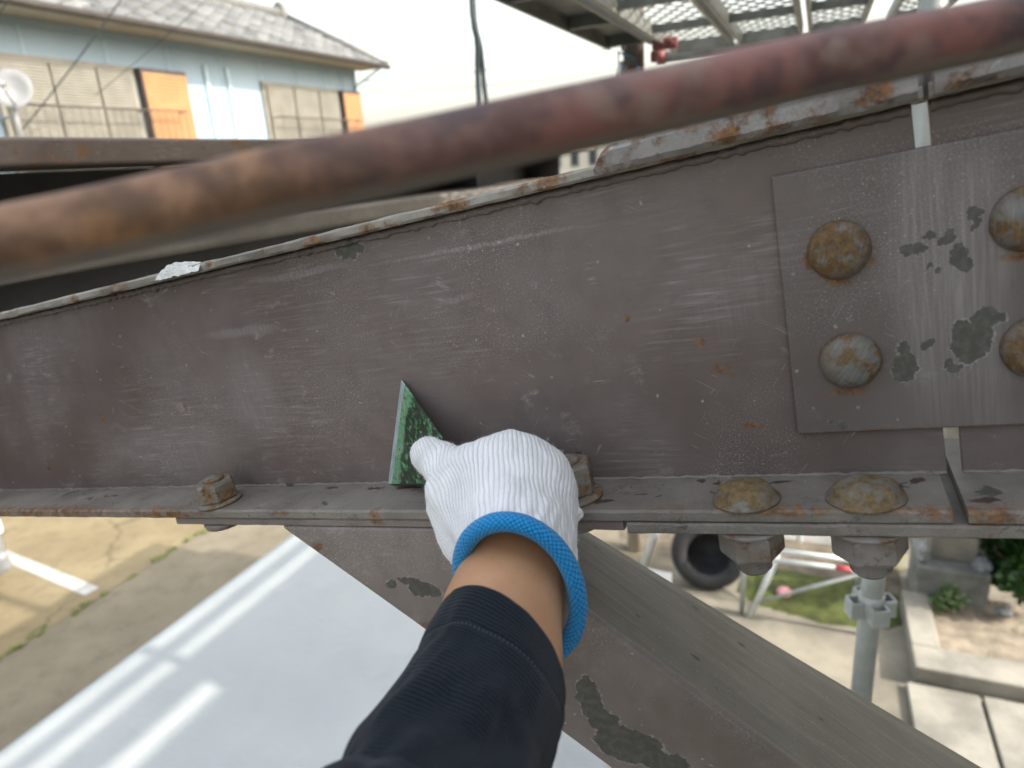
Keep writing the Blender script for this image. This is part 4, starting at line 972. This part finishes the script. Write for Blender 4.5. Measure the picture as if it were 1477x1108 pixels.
# ================================================================== SCRAPER
t = NT('worn_green_blade'); v = t.obj
a = t.noise(v, 160, 5, .65); b = t.noise(v, 420, 4, .7); big = t.noise(v, 38, 4, .6)
c = t.mix(t.step(b, .35, .65), (.10, .32, .15), (.25, .50, .30)); c = t.mix(t.step(a, .48, .62, 0, .85), c, (.36, .48, .38)); c = t.mix(t.step(t.noise(v, 230, 4, .7), .57, .66, 0, .8), c, (.025, .07, .04))
sx = t.n('SeparateXYZ'); t.put(sx.inputs[0], v)
band = t.step(t.math('ADD', sx.outputs[0], t.math('MULTIPLY', t.math('SUBTRACT', big, .5), .03)), .0135, .020)
grime = t.math('MULTIPLY', band, t.step(a, .36, .50))
c = t.mix(t.math('MULTIPLY', grime, .88), c, (.018, .020, .013)); c = t.mix(t.math('MULTIPLY', band, t.step(b, .58, .68, 0, .55)), c, (.30, .29, .21))
M_blade = t.out(c, .32, .25, t.bump(t.math('ADD', a, t.math('MULTIPLY', grime, .5)), .3, .0006), .6)
M_steel = NT('bare_steel'); _n = M_steel.noise(M_steel.map(M_steel.obj, (400, 60, 60)), 1.0, 3); M_steel = M_steel.out(M_steel.mix(M_steel.step(_n, .35, .65), (.40, .50, .52), (.60, .68, .70)), .42, .4)
M_grip = plain('scraper_grip', (.16, .10, .05), .6, .2, 30)
cA = BM @ Vector((bl(579, 548, -.0012)[0], -.0012, bl(579, 548, -.0012)[1])); cB = BM @ Vector((bl(560, 698, -.0012)[0], -.0012, bl(560, 698, -.0012)[1]))
q = bl(655, 668, -.040); cC = BM @ Vector((q[0], -.040, q[1]))
sz_ = (cA-cB).normalized(); sn = (cC-cB).cross(sz_).normalized()
if sn.dot(CAM-cB) < 0: sn = -sn
sxv = sz_.cross(sn).normalized()
if sxv.dot(cC-cB) < 0: sxv = -sxv
syv = sz_.cross(sxv)                                              # x across the blade, z along its edge
SM = Matrix(((sxv.x, syv.x, sz_.x, cB.x), (sxv.y, syv.y, sz_.y, cB.y), (sxv.z, syv.z, sz_.z, cB.z), (0, 0, 0, 1))); SMI = SM.inverted()
scr = thing('scraper', 'wide green paint scraper held under the thumb against the beam', 'scraper', mat=SM)
def sb2(px, py): p = SMI @ onp(px, py, cB, sn); return p.x, p.z
ysg = 1 if (SMI @ CAM).y < 0 else -1
hb_ = (cA-cB).length; p_up = sb2(642, 637); p_lo = sb2(614, 698)
su = (p_up[1]-hb_)/p_up[0]; slo = p_lo[1]/p_lo[0]
def edge_pts(x): return (x, slo*x), (x, hb_+su*x)
X1 = min(.062, .8*hb_/max(.1, (slo-su)))
bvl = .0062
def bprism(x0, x1, y0, y1):
    bm = bmesh.new(); l0, u0 = edge_pts(x0); l1, u1 = edge_pts(x1); prism(bm, [l0, l1, u1, u0], y0, y1, .0002); return bm
mkb('blade', bprism(bvl, X1, -.0009*ysg, .0007*ysg), M_blade, scr); mkb('cutting_edge', bprism(0, bvl-.0001, -.0003*ysg, .0004*ysg), M_steel, scr)
# grip, inside the fist
l1, u1 = edge_pts(X1); ym = (l1[1]+u1[1])/2
gp = []
for i in range(14): u = i/13; gp.append((X1-.012+.085*u, -.004*ysg-.006*ysg*u, ym-.018*u))
tube('grip', gp, [.0065+.0035*math.sin(math.pi*min(1, i/9)) for i in range(14)], M_grip, scr, 14)

# ================================================================== PERSON: forearm, sleeve, glove
def seg_d(P, a, b, ra, rb):
    a = np.array(a); b = np.array(b); ab = b-a; h = np.clip(((P-a)@ab)/(ab@ab), 0, 1)
    return np.sqrt(((P-a-h[..., None]*ab)**2).sum(-1))-(ra+(rb-ra)*h)
def smin(a, b, k):
    h = np.clip(.5+.5*(b-a)/k, 0, 1); return b+(a-b)*h-k*h*(1-h)
def poly_d(P, pts, k=.004):
    d = None
    for (p, ra), (q_, rb) in zip(pts[:-1], pts[1:]):
        s_ = seg_d(P, p, q_, ra, rb); d = s_ if d is None else smin(d, s_, k)
    return d
T = lambda x, y, d: np.array(at(x, y, d))
def J(*l): return [(T(x, y, d), r) for x, y, d, r in l]
ring_c = at(751, 846, .386)
wristA, elbowA = at(740, 850, .385), at(610, 1180, .27)
axis = (wristA-elbowA).normalized()                              # elbow -> hand
cam_right = (Rt - axis*Rt.dot(axis)).normalized(); dors = cam_right.cross(axis).normalized()
if dors.dot(Up) < 0: dors = -dors
rl = math.radians(31); side = cam_right*math.cos(rl)-dors*math.sin(rl); dor = dors*math.cos(rl)+cam_right*math.sin(rl)
rq = math.radians(-13); sideR = cam_right*math.cos(rq)-dors*math.sin(rq); dorR = dors*math.cos(rq)+cam_right*math.sin(rq)
RA, RB, RT = .0305, .0440, .0056
palm = [J((738, 842, .394, .034), (735, 780, .408, .036)),
        J((722, 790, .410, .027), (690, 688, .434, .0215)), J((736, 780, .412, .028), (736, 674, .440, .0235)),
        J((752, 785, .412, .027), (774, 687, .440, .0215)), J((762, 800, .408, .026), (791, 722, .436, .0175)),
        J((700, 700, .430, .020), (770, 700, .434, .020))]
fingers = [J((690, 690, .436, .0145), (684, 694, .460, .0128), (688, 728, .452, .0118), (695, 752, .430, .0105)),
           J((735, 682, .442, .015), (730, 690, .466, .0132), (732, 728, .456, .0120), (736, 754, .432, .0105)),
           J((774, 692, .442, .0145), (770, 700, .464, .0125), (770, 735, .455, .0115), (772, 758, .430, .0100)),
           J((792, 722, .438, .0125), (795, 730, .455, .0108), (804, 748, .448, .0098), (806, 762, .428, .009))]
thumbs = [J((694, 770, .410, .021), (668, 712, .426, .0160), (642, 672, .448, .0134), (618, 656, .470, .0127)),
          J((672, 815, .398, .0165), (657, 765, .409, .0160), (652, 722, .420, .0162), (672, 690, .430, .015))]
tip = J((822, 742, .432, .0075), (834, 741, .428, .0038))
allp = np.array([p for l in palm+fingers+thumbs+[tip] for p, r in l]); lo = allp.min(0)-.045; hi = allp.max(0)+.045
hs = .0016; dims = np.ceil((hi-lo)/hs).astype(int)
gx, gy, gz = np.meshgrid(*[lo[i]+hs*np.arange(dims[i]) for i in range(3)], indexing='ij'); P = np.stack([gx, gy, gz], -1)
def dh(P):
    d = None
    for l in palm: s_ = poly_d(P, l); d = s_ if d is None else smin(d, s_, .010)
    for l in fingers: d = smin(d, poly_d(P, l, .006), .005)
    return smin(d, poly_d(P, tip), .004)
def dt(P):
    return smin(poly_d(P, thumbs[0], .006), poly_d(P, thumbs[1], .006), .012)
Dv = smin(dh(P), dt(P), .006)
def surface_nets(D, lo, h):
    ins = D < 0; c = [ins[i:D.shape[0]-1+i, j:D.shape[1]-1+j, k:D.shape[2]-1+k] for i in (0, 1) for j in (0, 1) for k in (0, 1)]
    cnt = sum(x.astype(int) for x in c); act = (cnt > 0) & (cnt < 8); idx = -np.ones(act.shape, int); ii = np.argwhere(act); idx[act] = np.arange(len(ii))
    acc = np.zeros((len(ii), 3)); num = np.zeros(len(ii))
    offs = [np.array(o_) for o_ in ((0, 0, 0), (0, 0, 1), (0, 1, 0), (0, 1, 1), (1, 0, 0), (1, 0, 1), (1, 1, 0), (1, 1, 1))]
    for a_ in range(8):
        for b_ in range(a_+1, 8):
            if np.abs(offs[a_]-offs[b_]).sum() != 1: continue
            A = ii+offs[a_]; B = ii+offs[b_]; da = D[tuple(A.T)]; db = D[tuple(B.T)]; x = (da < 0) != (db < 0)
            tt = np.where(x, da/np.where(np.abs(da-db) < 1e-12, 1, da-db), 0); acc += np.where(x[:, None], A+(B-A)*tt[:, None], 0); num += x
    V = lo+h*acc/num[:, None]; Q = []
    for ax in range(3):
        o1, o2 = (ax+1) % 3, (ax+2) % 3; sl0 = [slice(1, -1)]*3; sl0[ax] = slice(0, -1)
        sA = [slice(1, -1)]*3; sA[ax] = slice(0, D.shape[ax]-1); sB = [slice(1, -1)]*3; sB[ax] = slice(1, D.shape[ax])
        x = ins[tuple(sA)] != ins[tuple(sB)]; w_ = np.argwhere(x); base = w_.copy()
        for k in range(3):
            if k != ax: base[:, k] += 1
        flip = ins[tuple(base.T)]; u1_ = np.zeros(3, int); u1_[o1] = 1; u2_ = np.zeros(3, int); u2_[o2] = 1
        q_ = np.stack([idx[tuple((base-u1_-u2_).T)], idx[tuple((base-u2_).T)], idx[tuple(base.T)], idx[tuple((base-u1_).T)]], 1)
        q_[~flip] = q_[~flip][:, ::-1]; Q.append(q_)
    return V, np.concatenate(Q)
gv, gf = surface_nets(Dv, lo, hs)
def lap(V, Q, it):
    for _ in range(it):
        s_ = np.zeros_like(V); n_ = np.zeros(len(V))
        for a_, b_ in ((0, 1), (1, 2), (2, 3), (3, 0)):
            np.add.at(s_, Q[:, a_], V[Q[:, b_]]); np.add.at(n_, Q[:, a_], 1); np.add.at(s_, Q[:, b_], V[Q[:, a_]]); np.add.at(n_, Q[:, b_], 1)
        V = .5*V+.5*s_/n_[:, None]
    return V
gv = lap(gv, gf, 3)
gv = gv+np.array([[mnoise.noise(Vector(p)*75)*.0011+mnoise.noise(Vector(p)*170+Vector((5, 0, 0)))*.0006, mnoise.noise(Vector(p)*75+Vector((0, 9, 0)))*.0011, mnoise.noise(Vector(p)*75+Vector((0, 0, 17)))*.0011+mnoise.noise(Vector(p)*170)*.0006] for p in gv])
# flare the wrist part of the glove out to the cuff ring, cut it open there
axn = np.array(axis); sdn = np.array(sideR); dn = np.array(dorR); rc = np.array(ring_c)
rel = gv-rc; al = rel@axn; xs = rel@sdn; ys = rel@dn
rad = np.sqrt((xs/RA)**2+(ys/RB)**2); blend = np.clip(1-al/.045, 0, 1)**1.5; blend = blend*blend*(3-2*blend)
k_ = np.where(rad > 1e-4, 1/np.maximum(rad, .2), 1); sc_f = 1+(np.clip(k_, .6, 1.7)-1)*blend
ga = np.arctan2(ys, xs); gath = np.clip(1-al/.05, 0, 1)**1.2*(.0011*np.sin(ga*13+1.5*np.sin(ga*3)+al*30)+.0008*np.sin(ga*23+2*np.sin(ga*5+1)))
sc_f = sc_f*(1+gath/.034)
xs = xs*sc_f; ys = ys*sc_f; heel = np.exp(-((al-.014)/.014)**2)*np.clip(-xs/RA, 0, 1)**1.5*np.clip(1-ys/RB, .2, 1); xs = xs-.0085*heel; ys = ys-.002*heel; sc_f = 1.0
gv = rc+axn*al[:, None]+sdn*(xs*sc_f)[:, None]+dn*(ys*sc_f)[:, None]
keep = (al[gf] > 0.0).all(1); gf = gf[keep]; used_ = np.unique(gf); mp = -np.ones(len(gv), int); mp[used_] = np.arange(len(used_)); gv = gv[used_]; gf = mp[gf]
# rib and row coordinates of the knit, following hand and thumb
dH, dT = dh(gv), dt(gv)
Wc = T(742, 880, .376); Kc = T(738, 690, .444); ha = (Kc-Wc)/np.linalg.norm(Kc-Wc)
dref = np.array(-Fw)*.55+np.array(Up)*.8; dref -= ha*(dref@ha); dref /= np.linalg.norm(dref); sref = np.cross(ha, dref)
if sref@np.array(Rt) < 0: sref = -sref
r_ = gv-Wc; ph = np.arctan2(r_@sref, r_@dref); ribH = ph*68/(2*math.pi); rowH = (r_@ha)/.0017
Tb, Tt = T(672, 800, .404), T(617, 657, .472); ta = (Tt-Tb)/np.linalg.norm(Tt-Tb); d2 = np.array(-Fw)-ta*(np.array(-Fw)@ta); d2 /= np.linalg.norm(d2); s2_ = np.cross(ta, d2)
if s2_@np.array(Rt) < 0: s2_ = -s2_
r2 = gv-Tb; pt_ = np.arctan2(r2@s2_, r2@d2); ribT = pt_*40/(2*math.pi)-20.0; rowT = (r2@ta)/.0017
ww = np.clip((dH-dT+.007)/.020, 0, 1); ww = ww*ww*(3-2*ww); rib = ribH*(1-ww)+ribT*ww; row = rowH*(1-ww)+rowT*ww
gme = bpy.data.meshes.new('glove'); gme.from_pydata(gv.tolist(), [], gf.tolist()); gme.update()
for nm_, arr in (('rib', rib), ('row', row)):
    at_ = gme.attributes.new(nm_, 'FLOAT', 'POINT'); at_.data.foreach_set('value', arr.astype(np.float32))
t = NT('white_cotton_knit')
ar = t.n('Attribute'); ar.attribute_name = 'rib'; aw = t.n('Attribute'); aw.attribute_name = 'row'
wob = t.noise(t.obj, 240, 3); rbv = t.math('ADD', ar.outputs['Fac'], t.math('MULTIPLY', t.math('ADD', t.math('MULTIPLY', t.math('SUBTRACT', wob, .5), .32), t.math('MULTIPLY', t.noise(t.obj, 38, 2), 1.1)), 1.0))
prof_ = t.math('ABSOLUTE', t.math('SINE', t.math('MULTIPLY', rbv, math.pi)))
frac = t.math('FRACT', rbv); tri = t.math('ABSOLUTE', t.math('SUBTRACT', frac, .5))
st = t.math('ABSOLUTE', t.math('SINE', t.math('MULTIPLY', t.math('ADD', aw.outputs['Fac'], t.math('MULTIPLY', tri, 1.3)), math.pi)))
fz = t.noise(t.obj, 1400, 3, .7); soft = t.noise(t.obj, 60, 4)
c = t.mix(t.step(prof_, .0, .55), (.66, .665, .70), (.87, .87, .89)); c = t.mix(t.step(st, .3, 0, 0, .5), c, (.60, .61, .66)); c = t.mix(t.step(soft, .42, .72, 0, .45), c, (.66, .655, .65))
hgt = t.math('ADD', t.math('MULTIPLY', t.math('POWER', prof_, .6), .75), t.math('ADD', t.math('MULTIPLY', st, .22), t.math('MULTIPLY', fz, .3)))
M_knit = t.out(c, .95, 0, t.bump(hgt, .8, .0009), .15, Sheen_Weight=.4, Sheen_Roughness=.5, Subsurface_Weight=.08)
t.put(t.b.inputs['Subsurface Radius'], (.004, .004, .004)); 
person = thing('person', 'right arm in navy sleeve and white knit glove holding the scraper', 'person', elbowA)
PI = Matrix.Translation(-elbowA)
glove = link('glove', gme, M_knit, person, True); gme.transform(PI); glove['label'] = 'white ribbed cotton work glove with blue cuff'
# loose fibres standing off the knit
gn = np.zeros((len(gme.vertices), 3), np.float32); gme.vertices.foreach_get('normal', gn.ravel()); V = []; Fc = []
co = np.zeros((len(gme.vertices), 3), np.float32); gme.vertices.foreach_get('co', co.ravel())
for i in np.random.RandomState(4).choice(len(co), 9000):
    p = Vector(co[i]); nrm = Vector(gn[i]); d = (nrm*rnd.uniform(.2, .9)+Vector((rnd.gauss(0, .7), rnd.gauss(0, .7), rnd.gauss(0, .7)))).normalized(); l = rnd.uniform(.0008, .0024); q_ = d.cross(Vector((rnd.gauss(0, 1), rnd.gauss(0, 1), rnd.gauss(0, 1)))).normalized()*.00004; b_ = p-nrm*.0001
    k = len(V); m_ = b_+d*l*.6+nrm*.0002; e_ = b_+d*l+Vector((rnd.gauss(0, .0003), rnd.gauss(0, .0003), rnd.gauss(0, .0003))); V += [b_-q_, b_+q_, m_+q_, m_-q_, e_]; Fc += [(k, k+1, k+2, k+3), (k+3, k+2, k+4)]
fzo = mk('glove_fuzz', V, Fc, NT('cotton_fibre').out((.85, .85, .87), .9, 0, None, .1), glove); fzo['kind'] = 'stuff'
# blue elastic cuff: braided roll
t = NT('blue_elastic_cuff'); uv = t.uv
su_ = t.n('SeparateXYZ'); t.put(su_.inputs[0], uv); U_ = t.math('ADD', t.math('MULTIPLY', su_.outputs[0], 12.0), t.math('MULTIPLY', t.noise(t.obj, 160, 3), .7)); V_ = t.math('ADD', t.math('MULTIPLY', su_.outputs[1], 78.0), t.math('MULTIPLY', t.noise(t.obj, 130, 3), .9))
a = t.math('SINE', t.math('MULTIPLY', t.math('ADD', U_, V_), 2*math.pi*.5)); b = t.math('SINE', t.math('MULTIPLY', t.math('SUBTRACT', U_, V_), 2*math.pi*.5))
cell = t.math('ABSOLUTE', t.math('MULTIPLY', a, b)); ns_ = t.noise(t.obj, 700, 3)
c = t.mix(t.step(cell, .05, .55), (.004, .12, .31), (.006, .31, .72)); c = t.mix(t.step(ns_, .5, .75, 0, .35), c, (.05, .36, .78))
M_cuff = t.out(c, .75, 0, t.bump(t.math('ADD', t.math('POWER', cell, .5), t.math('MULTIPLY', ns_, .35)), .8, .0009), .25, Sheen_Weight=.2)
V = []; Fc = []; uvs = []; NA, NB = 220, 20
for i in range(NA+1):
    a = 2*math.pi*i/NA; cpt = Vector(rc)+sideR*(RA+.002)*math.cos(a)+dorR*(RB+.002)*math.sin(a)+axis*(.002*math.sin(2*a+.5)-.003); out_ = (sideR*math.cos(a)/RA+dorR*math.sin(a)/RB).normalized()
    rr_ = RT*(1+.05*mnoise.noise(Vector((math.cos(a)*3, math.sin(a)*3, 2))))
    for k in range(NB+1): b = 2*math.pi*k/NB; V.append(cpt+(out_*math.cos(b)*.92+axis*math.sin(b)*1.08)*rr_-elbowA); uvs.append((k/NB, i/NA))
for i in range(NA):
    for k in range(NB): a = i*(NB+1)+k; Fc.append((a, a+1, a+NB+2, a+NB+1))
mk('cuff', V, Fc, M_cuff, glove, True, uvs)
# inner lining of the cuff mouth
V = []; Fc = []
for i in range(64):
    a = 2*math.pi*i/64
    for u in (0, .5, 1): V.append(Vector(rc)+sideR*(RA-.003-.004*u)*math.cos(a)+dorR*(RB-.003-.005*u)*math.sin(a)+axis*(.0+.03*u)-elbowA)
for i in range(64):
    for k in range(2): a = i*3+k; b = ((i+1) % 64)*3+k; Fc.append((a, b, b+1, a+1))
mk('cuff_lining', V, Fc, M_knit, glove, True)
# forearm and sleeve by cross-sections
def loft_arm(name, secs, m, parent, nu=72, sub=10, wr=0.0, seed=0, flat=False, rollin=0.0, shear=0.0):
    cs = [at(x, y, d) if not isinstance(x, Vector) else x for x, y, d, hw, ht in secs]; C2 = sm(cs, sub); hw = []; ht = []
    for i in range(len(secs)-1):
        for k in range(sub): u = k/sub; hw.append(secs[i][3]+(secs[i+1][3]-secs[i][3])*u); ht.append(secs[i][4]+(secs[i+1][4]-secs[i][4])*u)
    hw.append(secs[-1][3]); ht.append(secs[-1][4]); V = []; uvs = []; L = 0.0; n_ = len(C2); rings = []
    pd = dor.copy()
    for i in range(n_):
        tg = (C2[min(i+1, n_-1)]-C2[max(0, i-1)]).normalized(); d_ = (pd-tg*pd.dot(tg)).normalized(); pd = d_; s_ = d_.cross(tg).normalized()
        if s_.dot(side) < 0 and i < 3: s_ = -s_
        if i == 0: sg = 1 if d_.cross(tg).dot(side) > 0 else -1
        s_ = d_.cross(tg).normalized()*sg
        if i: L += (C2[i]-C2[i-1]).length
        for k in range(nu+1):
            a = 2*math.pi*k/nu; o_ = s_*math.cos(a)*hw[i]+d_*math.sin(a)*ht[i]; r0 = 0.0
            if wr:
                fade = min(1, L/.05); q_ = (C2[i]+o_)
                r0 = wr*fade*(mnoise.noise(Vector((math.cos(a)*1.6, math.sin(a)*1.6, L*16+seed)))+.7*mnoise.noise(Vector((math.cos(a)*2.6+L*18, math.sin(a)*2.6, L*34+seed)))+.22*mnoise.noise(Vector((math.cos(a)*7, math.sin(a)*7, L*70))))
                r0 += .0004*mnoise.noise(Vector((math.cos(a)*5, math.sin(a)*5, L*40+9)))
                if abs(L-.0225) < .002: r0 -= .0005
            V.append(C2[i]+o_+o_.normalized()*r0+tg*(shear*(math.cos(a)+.25)*math.exp(-L/.06))-elbowA); uvs.append((k/nu, L))
    Fc = []
    for i in range(n_-1):
        for k in range(nu): a = i*(nu+1)+k; Fc.append((a, a+1, a+nu+2, a+nu+1))
    if rollin:                                                     # folded hem: rim turns in
        base = len(V); c0 = C2[0]-elbowA; tg = (C2[1]-C2[0]).normalized()
        for st_, (sc1, off) in enumerate(((.985, -.0012), (.955, -.0006), (.94, .004), (.93, .03))):
            for k in range(nu+1): p = V[k]; V.append(c0+(p-c0)*sc1+tg*off); uvs.append((k/nu, -.001*(st_+1)))
        for st_ in range(4):
            A0 = 0 if st_ == 0 else base+(st_-1)*(nu+1); B0 = base+st_*(nu+1)
            for k in range(nu): Fc.append((A0+k, B0+k, B0+k+1, A0+k+1))
    k0 = (n_-1)*(nu+1); Fc.append(tuple(k0+k for k in range(nu)))
    o = mk(name, V, Fc, m, parent, True, uvs); bq = bmesh.new(); bq.from_mesh(o.data); bmesh.ops.recalc_face_normals(bq, faces=bq.faces); bq.to_mesh(o.data); bq.free(); return o
t = NT('skin'); v = t.obj
a = t.noise(v, 24, 4); b = t.noise(v, 420, 4, .65); cr = t.vor(t.map(v, (1, 1, 1)), 900, 'DISTANCE_TO_EDGE')
c = t.mix(t.step(a, .35, .7), (.47, .255, .135), (.54, .31, .175)); c = t.mix(t.step(b, .5, .75, 0, .35), c, (.38, .19, .11)); c = t.mix(t.step(t.noise(v, 55, 4), .48, .68, 0, .45), c, (.50, .235, .145))
M_skin = t.out(c, .48, 0, t.bump(t.math('ADD', t.math('MULTIPLY', b, .6), t.step(cr, 0, .12, 0, .3)), .3, .0005), .4, Subsurface_Weight=.25, Subsurface_Scale=.006)
t.put(t.b.inputs['Subsurface Radius'], (1.0, .35, .18))
shoulder = Vector((-.06, -.27, 2.97)); elb = at(535, 1420, .222)
loft_arm('forearm', [(736, 770, .418, .028, .020), (742, 806, .402, .0290, .0220), (735, 848, .384, .0312, .0255), (724, 895, .366, .0335, .0268), (718, 942, .350, .0345, .0280), (711, 970, .339, .0315, .028), (692, 1018, .322, .030, .028)], M_skin, person)
t = NT('navy_twill'); uv = t.uv; v = t.obj
su_ = t.n('SeparateXYZ'); t.put(su_.inputs[0], uv); U_, V_ = su_.outputs[0], su_.outputs[1]
tw = t.math('SINE', t.math('MULTIPLY', t.math('ADD', V_, t.math('MULTIPLY', U_, .012)), 2*math.pi/.0021)); tw2 = t.math('SINE', t.math('MULTIPLY', t.math('ADD', t.math('MULTIPLY', U_, .27), V_), 2*math.pi/.0009))
lint = t.noise(v, 1500, 2, .7); a = t.noise(v, 30, 5, .6)
stv = t.math('MULTIPLY', t.step(t.math('ABSOLUTE', t.math('SUBTRACT', V_, .0225)), .0003, .0007, 1, 0), t.step(t.math('SINE', t.math('MULTIPLY', U_, 2*math.pi*110)), -.2, .3))
c = t.mix(t.step(tw, -.6, .8), (.0065, .009, .0135), (.019, .025, .034)); c = t.mix(t.step(a, .4, .75, 0, .5), c, (.020, .025, .034))
c = t.mix(t.math('MULTIPLY', t.step(lint, .60, .72), .45), c, (.11, .12, .13)); c = t.mix(t.math('MULTIPLY', stv, .8), c, (.075, .082, .09))
sm_ = t.math('MULTIPLY', t.step(t.noise(t.map(v, (40, 120, 60)), 1.0, 5, .7), .66, .74), t.step(t.noise(v, 18, 2), .52, .62)); c = t.mix(t.math('MULTIPLY', sm_, .5), c, (.16, .17, .18))
M_twill = t.out(c, .95, 0, t.bump(t.math('ADD', t.math('MULTIPLY', tw, .3), t.math('ADD', t.math('MULTIPLY', tw2, .2), t.math('MULTIPLY', stv, 1.5))), 0.7, .0006), .1, Sheen_Weight=.10, Sheen_Roughness=.4)
loft_arm('sleeve', [(721, 944, .350, .0385, .0345), (711, 968, .340, .0390, .035), (694, 1015, .323, .0390, .036), (662, 1075, .303, .0410, .037), (626, 1160, .279, .0425, .039), (582, 1270, .252, .046, .043), (elb, 0, 0, .057, .054), ((elb*.6+shoulder*.4), 0, 0, .062, .060), (shoulder, 0, 0, .075, .075)], M_twill, person, 110, 14, .0048, 3, rollin=1.0, shear=.013)
